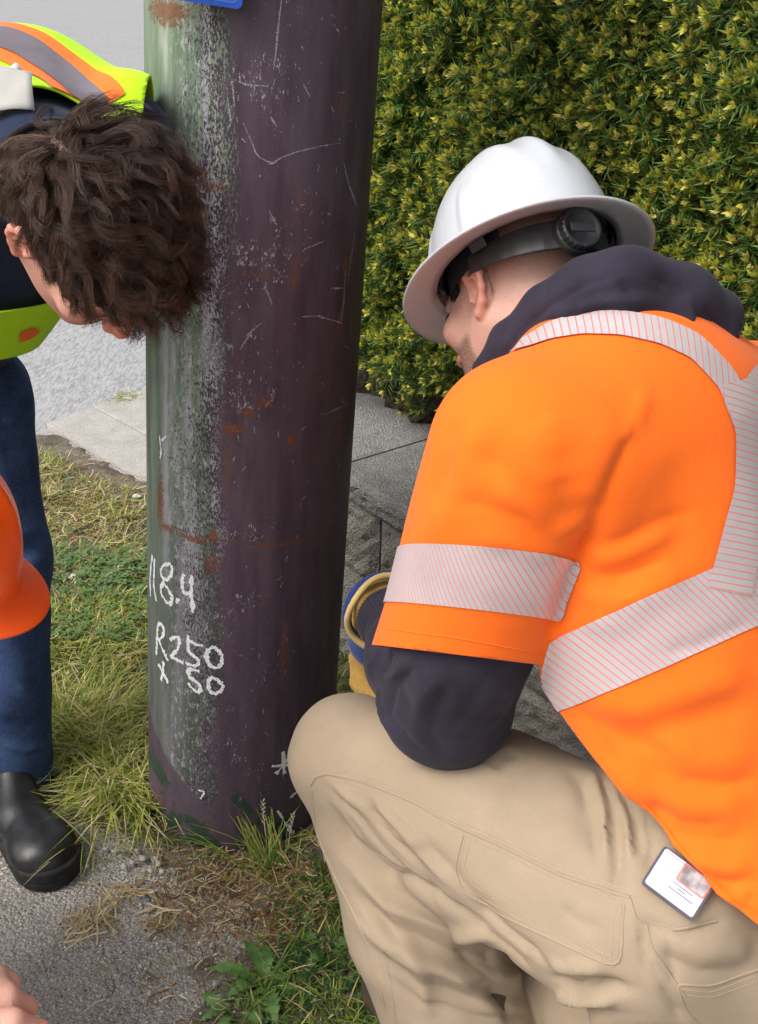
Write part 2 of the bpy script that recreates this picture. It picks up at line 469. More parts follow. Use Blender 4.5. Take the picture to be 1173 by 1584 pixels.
for (s0, s1, t0, t1) in ((0, 0.20, 0, 0.62), (0.208, 1.3, 0, 0.62), (1.308, 2.6, 0, 0.62), (0, 0.20, 0.628, 2.2), (0.208, 1.3, 0.628, 2.2)):
    prism('slab', ccw(slabq(s0, s1, t0, t1)), -0.05, 0.006 + 0.002 * random.random(), M_slab, sw)

# ================================================================== retaining wall and hedge
WA = G(545, 728, 0.5)[:2]; WB = G(640, 782, 0.5)[:2]
WD = nrm(np.array(WB) - WA); WN = np.array([WD[1], -WD[0]]) ; WN = WN if WN[1] < 0 else -WN   # WN: out of the wall towards the viewer
def wpt(s, out, z): p = np.array(WA) + WD * s + WN * out; return np.array([p[0], p[1], z])
wall = empty('retaining_wall', wpt(0.2, 0, 0)); tag(wall, 'low mossy retaining wall of split-face concrete blocks under the hedge', 'wall')
def block(name, s0, s1, z0, z1, depth, out, rough, seed, mat, nu=22, nv=10):
    r = np.random.default_rng(seed); V = []; F = []
    # front face grid, then a skirt back to the depth
    us = np.linspace(0, 1, nu); vs = np.linspace(0, 1, nv)
    for i, u in enumerate(us):
        for j, v in enumerate(vs):
            e = min(u, 1 - u) * (s1 - s0); g = min(v, 1 - v) * (z1 - z0)
            edge = min(1, min(e, g) / 0.012)
            d = out - 0.010 * (1 - edge) + rough * edge * (math.sin(u * 9 + seed) * 0.3 + r.normal() * 0.35 + math.sin(v * 7 + u * 5 + seed * 2) * 0.35)
            V.append(wpt(s0 + 0.003 + u * (s1 - s0 - 0.006), d, z0 + 0.002 + v * (z1 - z0 - 0.004)))
    fid = lambda i, j: i * nv + j
    for i in range(nu - 1):
        for j in range(nv - 1): F.append((fid(i, j), fid(i + 1, j), fid(i + 1, j + 1), fid(i, j + 1)))
    k = len(V); rim = [fid(i, 0) for i in range(nu)] + [fid(nu - 1, j) for j in range(1, nv)] + [fid(i, nv - 1) for i in range(nu - 2, -1, -1)] + [fid(0, j) for j in range(nv - 2, 0, -1)]
    for q in rim:
        p = V[q].copy(); i, j = divmod(q, nv)
        p[:2] = wpt(s0 + 0.003 + us[i] * (s1 - s0 - 0.006), out - depth, 0)[:2]; V.append(p)
    n = len(rim)
    for a in range(n):
        b = (a + 1) % n; F.append((rim[b], rim[a], k + a, k + b))
    o = build(name, V, F, mat, wall, smooth=False); return o
for row, (z0, z1, s0) in enumerate(((-0.10, 0.075, -0.62), (0.075, 0.255, -0.42 - 0.10), (0.255, 0.432, -0.80 + 0.02))):
    L = 0.44 if row != 1 else 0.46
    s = s0 + (0.62 * 0 if row else 0); k = 0
    while s < 1.9:
        block('block', s, s + L, z0, z1, 0.24, 0.0 - 0.008 * (2 - row) + 0.008, 0.008, row * 17 + k, M_block); s += L; k += 1
s = -0.9; k = 0
while s < 1.9:
    block('cap_block', s, s + 0.43, 0.434, 0.5, 0.36, 0.022, 0.006, 90 + k, M_cap, 24, 6); s += 0.43; k += 1

# hedge: dense needle sprigs over a dark twiggy core
def sprig(seed, length, nneed, nl, tipn, spread=0.9):
    """needle cloud along +Z; returns V,F,col"""
    r = np.random.default_rng(seed); V = []; F = []; Cc = []
    green = np.array([(0.095, 0.195, 0.046), (0.175, 0.285, 0.06), (0.06, 0.125, 0.034), (0.25, 0.33, 0.075)])
    def needle(b, d, side, L, wd, col):
        k = len(V); m = b + d * L * 0.45 + np.cross(d, side) * L * 0.05
        t = b + d * L
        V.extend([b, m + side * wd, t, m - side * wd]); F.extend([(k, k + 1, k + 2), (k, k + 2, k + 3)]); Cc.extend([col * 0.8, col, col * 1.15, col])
    for i in range(nneed):
        t = (i + 0.5) / nneed; ang = (i % 2) * math.pi + r.normal() * spread
        rad = np.array([math.cos(ang), math.sin(ang), 0]); d = nrm(rad * 0.85 + np.array([0, 0, 0.65 + 0.3 * t]) + r.normal(size=3) * 0.12)
        side = nrm(np.cross(d, [0, 0, 1.0]) + r.normal(size=3) * 0.25)
        c = green[r.integers(4)] * (0.75 + 0.5 * r.random())
        needle(np.array([0, 0, t * length]), d, side, nl * (0.75 + 0.4 * r.random()), 0.0016, c)
    for i in range(tipn):
        ang = r.random() * 6.28; sp = 0.25 + 0.5 * r.random()
        d = nrm([math.cos(ang) * sp, math.sin(ang) * sp, 1.0]); side = nrm(np.cross(d, [math.sin(ang), math.cos(ang), 0.3]))
        c = np.array([(0.60, 0.60, 0.07), (0.68, 0.64, 0.10), (0.46, 0.55, 0.06), (0.70, 0.60, 0.16)][r.integers(4)]) * (0.8 + 0.35 * r.random())
        needle(np.array([0, 0, length]) + r.normal(size=3) * 0.001, d, side, 0.009 + 0.007 * r.random(), 0.0030, c)
    k = len(V); brown = np.array([0.12, 0.085, 0.03])                     # the stem
    for a in range(3):
        V.append(np.array([math.cos(a * 2.09), math.sin(a * 2.09), 0]) * 0.0011); V.append(V[-1] * 0.6 + np.array([0, 0, length])); Cc += [brown, brown]
    for a in range(3): F.extend([(k + 2 * a, k + 2 * ((a + 1) % 3), k + 2 * ((a + 1) % 3) + 1), (k + 2 * a, k + 2 * ((a + 1) % 3) + 1, k + 2 * a + 1)])
    return np.array(V), np.array(F), np.array(Cc)
SPR = [sprig(i, 0.032 + 0.012 * (i % 3), 18 + (i % 4) * 2, 0.021 + 0.002 * (i % 3), [0, 8, 10, 0, 7, 11, 9, 0][i]) for i in range(8)]
def rot_to(d, roll, r):
    z = nrm(d); x = nrm(np.cross(z, [0.3, 0.2, 0.9] if abs(z[2]) < 0.9 else [1.0, 0, 0])); y = np.cross(z, x)
    c, s_ = math.cos(roll), math.sin(roll); return np.stack([c * x + s_ * y, -s_ * x + c * y, z], 1)
M_leaf = bycol('yew_needles', 0.45, 0.4, 0.25, 0.3)
HO = -0.20                                                      # hedge face sits this far behind the wall face
def hface(s, z):
    p = np.stack([np.atleast_1d(s), np.atleast_1d(z), np.zeros(np.size(s))], 1).astype(float); o = HO + lump(p, 9, 0.03, 31) + lump(p, 26, 0.030, 32)
    return o if np.ndim(s) else float(o[0])
hedge = empty('hedge', wpt(0.4, HO - 0.2, 0.5)); tag(hedge, 'dense clipped yew hedge with yellow new tips above the wall', 'hedge')
def scatter(n, s0, s1, z0, z1, seed, tipbias):
    r = np.random.default_rng(seed)
    s = s0 + (s1 - s0) * r.random(n); z = z0 + (z1 - z0) * r.random(n); dep = -0.062 * r.random(n) ** 1.3; low = np.maximum(0, (0.715 - z) / 0.07)
    o = hface(s, z) + dep - 0.05 * low * r.random(n)
    P = np.concatenate([np.array(WA) + s[:, None] * WD + o[:, None] * WN, z[:, None]], 1)
    D = np.concatenate([WN * (0.75 + 0.2 * r.random((n, 1))) + WD * r.normal(size=(n, 1)) * 0.45, (0.55 + r.normal(size=n) * 0.42 - 0.7 * low)[:, None]], 1)
    D /= np.linalg.norm(D, axis=1)[:, None]; X = np.cross(D, [0.3, 0.2, 0.9]); X /= np.linalg.norm(X, axis=1)[:, None]; Y = np.cross(D, X); ro = r.random((n, 1)) * 6.28
    A = np.stack([np.cos(ro) * X + np.sin(ro) * Y, -np.sin(ro) * X + np.cos(ro) * Y, D], 2); v = r.integers(8, size=n)
    tip = (dep > -0.02) & (r.random(n) < tipbias); v = np.where(tip, np.array([1, 2, 4, 5, 6])[r.integers(5, size=n)], v); sc = 0.85 + 0.5 * r.random(n)
    return [(P[i], A[i], sc[i], int(v[i])) for i in range(n)]
def join(inst):
    Vs, Fs, Cs, k = [], [], [], 0
    for p, A, sc, v in inst:
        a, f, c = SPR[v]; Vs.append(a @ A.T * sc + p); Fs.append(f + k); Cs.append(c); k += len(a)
    return np.concatenate(Vs), np.concatenate(Fs), np.concatenate(Cs)
inst = scatter(11500, -0.30, 1.05, 0.645, 1.55, 41, 0.5)
inst += scatter(600, -0.52, -0.30, 0.62, 1.75, 42, 0.4) + scatter(2200, 1.05, 1.9, 0.62, 1.75, 43, 0.4) + scatter(1200, -0.3, 1.05, 1.55, 1.80, 44, 0.4)
# the 300 outermost shoots in view are parts of their own
def vis(i):
    x, y = to_px(i[0]); return (570 < x < 1173) and (0 < y < 560) and not (640 < x < 1000 and y > 230)
cand = sorted([i for i in range(11500) if vis(inst[i]) and inst[i][3] in (1, 2, 4, 5, 6)], key=lambda i: -float((np.array(inst[i][0])[:2] - WA) @ WN))
pick = set(cand[:300])
V, F, Cc = join([x for i, x in enumerate(inst) if i not in pick])
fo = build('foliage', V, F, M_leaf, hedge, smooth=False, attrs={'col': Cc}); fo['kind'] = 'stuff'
SM = [mesh('shoot', a, f, False, {'col': c}) for a, f, c in SPR]
for m in SM: m.materials.append(M_leaf)
for i in sorted(pick):
    p, A, sc, v = inst[i]; o = link('shoot', SM[v], None, hedge)
    m4 = Matrix.Identity(4)
    for a in range(3):
        for b in range(3): m4[a][b] = A[a, b] * sc
        m4[a][3] = p[a]
    o.matrix_basis = m4
# core and twigs
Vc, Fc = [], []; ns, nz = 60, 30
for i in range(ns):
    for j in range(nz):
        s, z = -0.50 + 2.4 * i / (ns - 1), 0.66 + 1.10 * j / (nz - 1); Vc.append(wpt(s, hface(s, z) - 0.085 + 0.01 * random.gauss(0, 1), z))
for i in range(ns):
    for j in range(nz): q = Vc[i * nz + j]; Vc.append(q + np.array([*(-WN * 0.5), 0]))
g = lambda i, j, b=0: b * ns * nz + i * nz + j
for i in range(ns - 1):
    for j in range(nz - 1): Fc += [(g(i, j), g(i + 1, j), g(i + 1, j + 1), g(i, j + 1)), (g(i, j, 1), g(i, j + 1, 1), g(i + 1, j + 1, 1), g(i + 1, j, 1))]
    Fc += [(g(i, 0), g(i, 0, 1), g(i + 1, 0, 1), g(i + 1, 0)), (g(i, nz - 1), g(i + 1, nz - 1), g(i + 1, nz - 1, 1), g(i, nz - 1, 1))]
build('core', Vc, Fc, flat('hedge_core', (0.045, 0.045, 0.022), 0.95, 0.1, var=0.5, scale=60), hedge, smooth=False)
Vc, Fc = [], []
for i in range(ns):
    s = -0.50 + 2.4 * i / (ns - 1)
    for j in range(6): Vc.append(wpt(s, HO - 0.11 + 0.018 * random.gauss(0, 1), 0.495 + 0.2 * j / 5))
    for j in range(6): Vc.append(wpt(s, HO - 0.5, 0.495 + 0.2 * j / 5))
for i in range(ns - 1):
    for j in range(5): q = i * 12 + j; Fc += [(q, q + 12, q + 13, q + 1), (q + 6, q + 7, q + 19, q + 18)]
build('undergrowth', Vc, Fc, flat('hedge_litter', (0.05, 0.042, 0.03), 0.95, 0.1, var=0.6, scale=70, bump=0.8, bscale=90, bd=0.01), hedge, smooth=False)
def tube(pts, rad, n=6, cap=True):
    pts = np.asarray(pts, float); V, F = [], []
    rad = np.broadcast_to(rad, (len(pts),))
    up = np.array([0.13, 0.31, 0.94])
    for i, p in enumerate(pts):
        t = nrm(pts[min(i + 1, len(pts) - 1)] - pts[max(i - 1, 0)]); x = np.cross(t, up)
        if np.linalg.norm(x) < 1e-3: x = np.cross(t, [1, 0, 0])
        x = nrm(x); y = np.cross(t, x)
        for k in range(n): V.append(p + rad[i] * (math.cos(6.2832 * k / n) * x + math.sin(6.2832 * k / n) * y))
    for i in range(len(pts) - 1):
        for k in range(n): F.append((i * n + k, i * n + (k + 1) % n, (i + 1) * n + (k + 1) % n, (i + 1) * n + k))
    if cap: F += [tuple(range(n))[::-1], tuple(range((len(pts) - 1) * n, len(pts) * n))]
    return V, F
M_twig = flat('twig_bark', (0.06, 0.045, 0.035), 0.9, 0.2, var=0.3)
for (x0, y0, x1, y1, rr) in ((560, 590, 660, 575, 0.005), (575, 610, 700, 600, 0.004), (640, 585, 720, 620, 0.006)):
    a = G(x0, y0, 0.53); b = G(x1, y1, 0.535); mid = (a + b) / 2 + np.array([0, 0, -0.012])
    V, F = tube([a, a * 0.6 + mid * 0.4 + [0, 0.004, 0], mid, b], [rr, rr, rr * 0.8, rr * 0.6]); build('branch', V, F, M_twig, hedge)

# ================================================================== pole
PY = 1.71
TOP = J(409, 0, PY); 
d_ = ray(366, 1213); BASE = np.array([J(371, 1213, PY)[0], PY, 0.0])
AX = nrm(TOP - BASE); rT, rB = 0.1655, 0.177
def pole_r(h): return rB + (rT - rB) * h / np.linalg.norm(TOP - BASE)
PX = nrm(np.cross(AX, nrm(CAM - (BASE + AX)))) * -1.0          # to the right
PX = PX if PX[0] > 0 else -PX
PF = np.cross(PX, AX); PF = PF if PF[1] < 0 else -PF              # to the viewer
def ppt(ang, h, off=0.0):
    r = pole_r(h) + off; return BASE + AX * h + r * (math.sin(ang) * PX + math.cos(ang) * PF)
na, nh = 144, 160
hs_ = np.linspace(-0.3, 3.2, nh); V, F, pu, pv = [], [], [], []
for i in range(nh):
    for k in range(na + 1):
        a = -math.pi + 2 * math.pi * k / na
        dent = 0.0002 * math.sin(a * 5 + hs_[i] * 4)
        V.append(ppt(a, hs_[i], dent)); pu.append(a * 0.168); pv.append(hs_[i])
for i in range(nh - 1):
    for k in range(na): q = i * (na + 1) + k; F.append((q, q + 1, q + na + 2, q + na + 1))
def pole_uv(px, py):
    """pixel -> (arc u, height v) on the pole"""
    d = ray(px, py); d = d / np.linalg.norm(d); o = CAM - BASE
    for _ in range(1):
        dp = d - AX * (d @ AX); op = o - AX * (o @ AX); r = 0.167
        A_, B_, C_ = dp @ dp, 2 * dp @ op, op @ op - r * r
        disc = B_ * B_ - 4 * A_ * C_
        t = (-B_ - math.sqrt(max(disc, 0))) / (2 * A_)
    p = o + d * t; h = p @ AX; q = p - AX * h
    return math.atan2(q @ PX, q @ PF), h
def pole_mat():
    b = NB('pole_paint'); u = b.attr('pu'); v = b.attr('pv')
    uv = b.n('CombineXYZ', {0: u, 1: v, 2: 0.0})
    st = b.n('Mapping', {'Vector': uv, 'Scale': (1.0, 0.42, 1.0)}); st2 = b.n('Mapping', {'Vector': uv, 'Scale': (1.0, 0.12, 1.0)})
    big = b.noise(11, 5, st, 0.65); streak = b.noise(45, 4, st2, 0.6); fine = b.noise(330, 3, st, 0.75); med = b.noise(70, 4, st, 0.7)
    purple = b.mix(b.step(streak, 0.3, 0.7), (0.052, 0.034, 0.048), (0.085, 0.057, 0.077))
    purple = b.mix(b.math('MULTIPLY', b.step(big, 0.45, 0.65), 0.5), purple, (0.103, 0.074, 0.093))
    green = b.mix(b.step(streak, 0.3, 0.7), (0.10, 0.14, 0.10), (0.20, 0.245, 0.185))
    grey = b.mix(b.step(streak, 0.3, 0.7), (0.24, 0.235, 0.26), (0.37, 0.365, 0.39))
    wob = b.math('MULTIPLY', b.math('SUBTRACT', big, 0.5), 0.10)
    uw = b.math('ADD', u, wob)
    # faded side: left part of the pole; chalky bands of green and grey
    faded = b.step(uw, -0.030, -0.060)
    band = b.step(b.math('ADD', b.noise(28, 3, st2), b.math('MULTIPLY', b.math('SUBTRACT', big, 0.5), 0.4)), 0.44, 0.58)
    lowg = b.math('MULTIPLY', b.step(v, 1.0, 0.2), 0.8)
    left = b.mix(band, green, grey)
    left = b.mix(b.math('MULTIPLY', b.step(uw, -0.135, -0.165), 0.85), left, green)
    left = b.mix(lowg, left, b.mix(0.65, left, (0.030, 0.052, 0.036)))
    left = b.mix(b.math('MULTIPLY', lowg, 0.45), left, purple)
    # broken edge: flecks of the old coat survive, flecks of grey reach into the purple
    dens = b.math('ADD', b.step(uw, -0.165, -0.02), b.math('MULTIPLY', b.step(big, 0.4, 0.7), 0.15))
    fle = b.step(b.math('ADD', b.math('MULTIPLY', med, 0.35), b.math('MULTIPLY', fine, 0.9)), b.math('SUBTRACT', 0.765, b.math('MULTIPLY', dens, 0.2)), b.math('SUBTRACT', 0.80, b.math('MULTIPLY', dens, 0.2)))
    left = b.mix(b.math('MULTIPLY', b.math('MULTIPLY', b.step(uw, -0.16, -0.12), b.step(b.noise(120, 3, st, 0.7), 0.48, 0.36)), 0.55), left, (0.42, 0.41, 0.44))
    left = b.mix(b.math('MULTIPLY', fle, b.step(uw, -0.150, -0.125)), left, (0.045, 0.035, 0.045))
    c = b.mix(faded, purple, left)
    near = b.math('MULTIPLY', b.step(b.math('ABSOLUTE', b.math('ADD', u, 0.02)), 0.17, 0.0), b.step(b.noise(7, 4, uv, 0.7), 0.40, 0.68))
    fl2 = b.step(b.math('ADD', b.math('MULTIPLY', fine, 0.85), b.math('MULTIPLY', med, 0.4)), b.math('SUBTRACT', 0.84, b.math('MULTIPLY', near, 0.20)), b.math('SUBTRACT', 0.87, b.math('MULTIPLY', near, 0.20)))
    c = b.mix(b.math('MULTIPLY', fl2, 0.85), c, (0.36, 0.34, 0.37))
    # dark repaint patch and green at the foot
    foot = b.step(b.math('ADD', b.math('SUBTRACT', v, b.math('MULTIPLY', b.math('ADD', u, 0.17), -0.75)), b.math('MULTIPLY', b.math('SUBTRACT', big, 0.5), 0.03)), 0.205, 0.195)
    c = b.mix(foot, c, purple)
    gf = b.math('MULTIPLY', b.step(v, 0.20, 0.12), b.step(b.noise(13, 4, uv, 0.6), 0.52, 0.57))
    c = b.mix(b.math('MULTIPLY', gf, 0.9), c, (0.018, 0.044, 0.026))
    # rust: spots, runs and a cracked ring
    rn_ = b.math('MULTIPLY', b.math('SUBTRACT', b.noise(130, 6, uv, 0.8), 0.5), 4.2)
    def spot(px, py, ru, rv, amt=1.0):
        a, h = pole_uv(px, py)
        du = b.math('DIVIDE', b.math('SUBTRACT', u, a * 0.168), ru); dv = b.math('DIVIDE', b.math('SUBTRACT', v, h), rv)
        r = b.math('SQRT', b.math('ADD', b.math('MULTIPLY', du, du), b.math('MULTIPLY', dv, dv)))
        return b.math('MULTIPLY', b.step(b.math('ADD', r, rn_), 1.05, 0.55), amt)
    m = None
    for s_ in ((255, 18, 0.05, 0.018), (360, 662, 0.022, 0.010), (410, 622, 0.013, 0.009), (385, 638, 0.014, 0.008), (452, 680, 0.010, 0.013), (332, 826, 0.008, 0.016),
               (252, 775, 0.01, 0.05), (262, 815, 0.02, 0.007), (300, 832, 0.03, 0.006), (355, 720, 0.006, 0.07, 0.4), (330, 290, 0.022, 0.010, 0.6), (300, 262, 0.03, 0.006, 0.9),
               (465, 310, 0.005, 0.03, 0.4), (455, 425, 0.010, 0.03, 0.45), (400, 425, 0.03, 0.004, 0.4), (525, 500, 0.008, 0.02), (535, 410, 0.008, 0.014), (437, 1010, 0.006, 0.08, 0.6), (255, 1235, 0.01, 0.012),
               (330, 870, 0.02, 0.02, 0.5), (420, 842, 0.05, 0.004, 0.6), (520, 660, 0.006, 0.03, 0.5), (515, 760, 0.005, 0.05, 0.4), (528, 165, 0.005, 0.012, 0.7)):
        x = spot(*s_); m = x if m is None else b.math('MAXIMUM', m, x)
    # edge of an old wrap running round the pole
    a, hring = pole_uv(400, 838)
    ring = b.step(b.math('ABSOLUTE', b.math('ADD', b.math('SUBTRACT', v, hring), b.math('MULTIPLY', b.math('SUBTRACT', b.noise(9, 4, uv), 0.5), 0.014))), 0.0028, 0.0012)
    ring = b.math('MULTIPLY', ring, b.step(b.noise(25, 3, uv), 0.38, 0.5))
    c = b.mix(b.math('MULTIPLY', ring, 0.8), c, b.mix(faded, (0.10, 0.05, 0.03), (0.13, 0.055, 0.028)))
    rust = b.mix(b.noise(160, 4, uv), (0.085, 0.026, 0.012), (0.26, 0.085, 0.03))
    c = b.mix(b.math('MULTIPLY', m, 0.82), c, rust)
    rough = b.n('MapRange', {0: faded, 3: 0.46, 4: 0.72})
    h = b.math('ADD', b.math('ADD', b.math('MULTIPLY', fle, -0.35), b.math('MULTIPLY', med, 0.35)), b.math('MULTIPLY', m, 0.5))
    h = b.math('ADD', h, b.math('MULTIPLY', fl2, -0.3))
    b.b.inputs['Specular IOR Level'].default_value = 0.35
    return b.set(Base_Color=c, Roughness=b.math('ADD', rough, b.math('MULTIPLY', m, 0.3)), Normal=b.bump(h, 0.55, 0.0016))
pole = empty('steel_pole', BASE); tag(pole, 'thick purple and green painted steel pole with chalked numbers and rust', 'pole')
build('shaft', V, F, pole_mat(), pole, attrs={'pu': pu, 'pv': pv})
# strokes drawn on the paint
def stroke(pts, wd, off, jit=0.25, seed=0, sub=5, taper=False):
    r = np.random.default_rng(seed); P = []
    pts = np.array(pts, float); dens = []
    for i in range(len(pts) - 1):
        for k in range(sub): dens.append(pts[i] + (pts[i + 1] - pts[i]) * k / sub)
    dens.append(pts[-1]); dens = np.array(dens)
    if len(pts) > 2:
        for _ in range(2): dens[1:-1] = (dens[:-2] + 2 * dens[1:-1] + dens[2:]) / 4
    V, F = [], []
    Q = [ppt(*pole_uv(x, y), off) for x, y in dens]
    n = len(Q)
    for i in range(n):
        t = nrm(Q[min(i + 1, n - 1)] - Q[max(i - 1, 0)]); a, h = pole_uv(*dens[i]); nn = math.sin(a) * PX + math.cos(a) * PF
        s_ = nrm(np.cross(nn, t)); ww = wd * (1 + jit * r.normal()); 
        if taper: ww *= 0.35 + 0.65 * math.sin(math.pi * (i + 0.5) / n)
        V += [Q[i] + s_ * ww * (0.5 + 0.15 * r.normal()), Q[i] - s_ * ww * (0.5 + 0.15 * r.normal())]
    for i in range(n - 1): F.append((2 * i, 2 * i + 1, 2 * i + 3, 2 * i + 2))
    return V, F
def chalk(name, col, cover):
    b = NB(name); f = b.noise(900, 3); m = b.step(f, cover, cover + 0.08)
    b.set(Base_Color=col, Roughness=0.95); t = b.n('BsdfTransparent')
    b.t.links.new(b.n('MixShader', {0: m, 1: t, 2: b.b.outputs[0]}), b.out.inputs[0]); return b.m
M_chalk = chalk('white_chalk', (0.82, 0.83, 0.84), 0.38); M_scr = chalk('bare_scratch', (0.33, 0.31, 0.34), 0.43)
def zz_(pts, ox, oy, sc): return [(ox + x / sc, oy + y / sc) for x, y in pts]
CH = [  # letters traced in the 6.09x view at (230,840)
    [[(70, 110), (58, 200), (50, 330), (52, 400), (55, 500)], [(90, 140), (88, 250), (85, 390), (98, 470), (112, 540)]],
    [[(225, 180), (170, 200), (140, 250), (160, 320), (205, 340), (245, 290), (250, 215), (225, 175)], [(180, 340), (150, 400), (155, 470), (200, 550), (245, 560), (255, 500), (215, 420), (170, 360)]],
    [[(290, 505), (305, 530), (285, 545)]],
    [[(352, 275), (340, 340), (345, 430), (370, 470), (420, 450)], [(425, 285), (425, 380), (430, 480), (438, 560), (440, 640)]],
    [[(110, 1040), (115, 950), (118, 870), (120, 790), (135, 745), (165, 760), (180, 820), (165, 880), (125, 900)], [(135, 900), (165, 980), (200, 1060), (220, 1095)]],
    [[(235, 900), (270, 870), (315, 865), (318, 930), (295, 1000), (235, 1055), (290, 1080), (355, 1110)]],
    [[(400, 850), (395, 930), (400, 1000), (440, 1040), (490, 1070), (495, 1120), (450, 1140), (375, 1110)], [(405, 895), (450, 925), (530, 950)]],
    [[(625, 955), (565, 1000), (565, 1080), (600, 1140), (650, 1160), (705, 1110), (700, 1030), (660, 980), (620, 955)]],
    [[(130, 1125), (165, 1200), (200, 1260), (220, 1300)], [(180, 1105), (172, 1200), (158, 1280)]],
    [[(400, 1160), (405, 1240), (450, 1270), (505, 1310), (510, 1380), (460, 1380), (395, 1300)], [(405, 1165), (500, 1185)]],
    [[(600, 1240), (575, 1300), (590, 1370), (640, 1400), (700, 1370), (715, 1320), (680, 1280), (640, 1255), (600, 1240)]],
]
for k, ch in enumerate(CH):
    V, F = [], []
    for q, s_ in enumerate(ch):
        a, f = stroke(zz_(s_, 230, 840, 6.093), 0.0064, 0.0008 + 0.0003 * q, 0.16, k * 7 + q); F += [tuple(i + len(V) for i in x) for x in f]; V += a
    build('chalk_mark', V, F, M_chalk, pole, smooth=False)
for k, s_ in enumerate(([(418, 1180), (447, 1178)], [(434, 1158), (437, 1192)], [(424, 1192), (450, 1160)], [(445, 1152), (447, 1166)], [(444, 1229), (456, 1218)], [(426, 1248), (434, 1262), (440, 1272), (449, 1284)], [(252, 672), (254, 700), (253, 708)], [(255, 680), (262, 674)], [(311, 1216), (321, 1218), (315, 1230)])):
    V, F = stroke(s_, 0.0055 if k < 6 else 0.003, 0.0009 + 0.0002 * k, 0.35, 80 + k); build('chalk_mark', V, F, M_chalk, pole, smooth=False)
V, F = [], []
SCR = [[(376, 190), (390, 220), (398, 242), (422, 254), (433, 244), (460, 235), (490, 227), (528, 221)], [(372, 128), (385, 132), (412, 133)], [(436, 0), (430, 50), (424, 108)], [(466, 489), (492, 488), (518, 496), (528, 500)],
       [(533, 418), (530, 470), (526, 494)], [(510, 446), (530, 445)], [(470, 385), (500, 373)], [(416, 325), (428, 348)], [(531, 250), (540, 290), (552, 318)], [(552, 330), (545, 380), (535, 440)], [(360, 130), (363, 165)],
       [(380, 520), (405, 498)], [(372, 540), (390, 512)], [(500, 640), (545, 620)], [(410, 440), (420, 470)], [(352, 150), (358, 190)], [(418, 180), (428, 196)], [(545, 300), (552, 322)], [(300, 300), (308, 290)], [(470, 130), (480, 150)]]
r_ = np.random.default_rng(5)
for _ in range(150):
    x, y = r_.uniform(360, 560), r_.uniform(20, 1250); x = min(x, 585 - y * 0.055 - 25); a = r_.normal() * 0.5 + 1.57; l = r_.uniform(3, 11)
    SCR.append([(x, y), (x + l * math.cos(a), y + l * math.sin(a))])
for k, s_ in enumerate(SCR):
    a, f = stroke(s_, 0.0022 if k < 20 else 0.0016, 0.0004 + 0.00002 * (k % 17), 0.3, 200 + k, 5 if k < 20 else 2, True); F += [tuple(i + len(V) for i in x) for x in f]; V += a
sc_ = build('scratches', V, F, M_scr, pole, smooth=False); sc_['kind'] = 'stuff'
# blue sign plate strapped to the front of the pole
bl, br = J(222, -9, 1.525), J(375, 15, 1.52)
ux = nrm(br - bl); uz = nrm(AX - ux * (AX @ ux)); un = np.cross(ux, uz); un = un if un[1] < 0 else -un
wd = np.linalg.norm(br - bl)
sg = empty('blue_sign', (bl + br) / 2); tag(sg, 'blue sign plate fixed to the pole at the top of the picture', 'sign')
def plate(o, x0, x1, z0, z1, t0, t1, rad, n=5):
    P = []
    for cx, cz, a0_ in ((x1 - rad, z1 - rad, 0), (x0 + rad, z1 - rad, 90), (x0 + rad, z0 + rad, 180), (x1 - rad, z0 + rad, 270)):
        for k in range(n + 1): a = R(a0_ + 90 * k / n); P.append((cx + rad * math.cos(a), cz + rad * math.sin(a)))
    m = len(P); V = [o + ux_ * p[0] + uz_ * p[1] + un_ * t for t in (t0, t1) for p in P for (ux_, uz_, un_) in ((ux, uz, un),)]
    F = [tuple(range(m))[::-1], tuple(range(m, 2 * m))] + [(i, (i + 1) % m, m + (i + 1) % m, m + i) for i in range(m)]
    return V, F
V, F = plate(bl, 0, wd, 0, 0.24, 0, 0.004, 0.008); build('plate', V, F, flat('blue_sign_paint', (0.012, 0.075, 0.42), 0.35, 0.5, var=0.15, scale=25), sg, smooth=False)
V, F = plate(bl, 0.006, wd - 0.006, 0.006, 0.234, 0.0042, 0.0046, 0.006); V2, F2 = plate(bl, 0.009, wd - 0.009, 0.009, 0.231, 0.0048, 0.0052, 0.005)
build('border', V, F, flat('sign_edge_line', (0.05, 0.16, 0.55), 0.4), sg, smooth=False); build('face', V2, F2, flat('blue_sign_face', (0.010, 0.06, 0.38), 0.35, var=0.2, scale=20), sg, smooth=False)
for hz in (0.05, 0.19):
    ring = [ppt(R(a), (bl - BASE) @ AX + hz, 0.002) for a in range(-180, 181, 10)]
    Vr = []; Fr = []
    for p in ring: Vr += [p - AX * 0.006, p + AX * 0.006]
    for i in range(len(ring) - 1): Fr.append((2 * i, 2 * i + 2, 2 * i + 3, 2 * i + 1))
    build('strap', Vr, Fr, flat('steel_strap', (0.45, 0.45, 0.46), 0.35, metal=1.0), sg)
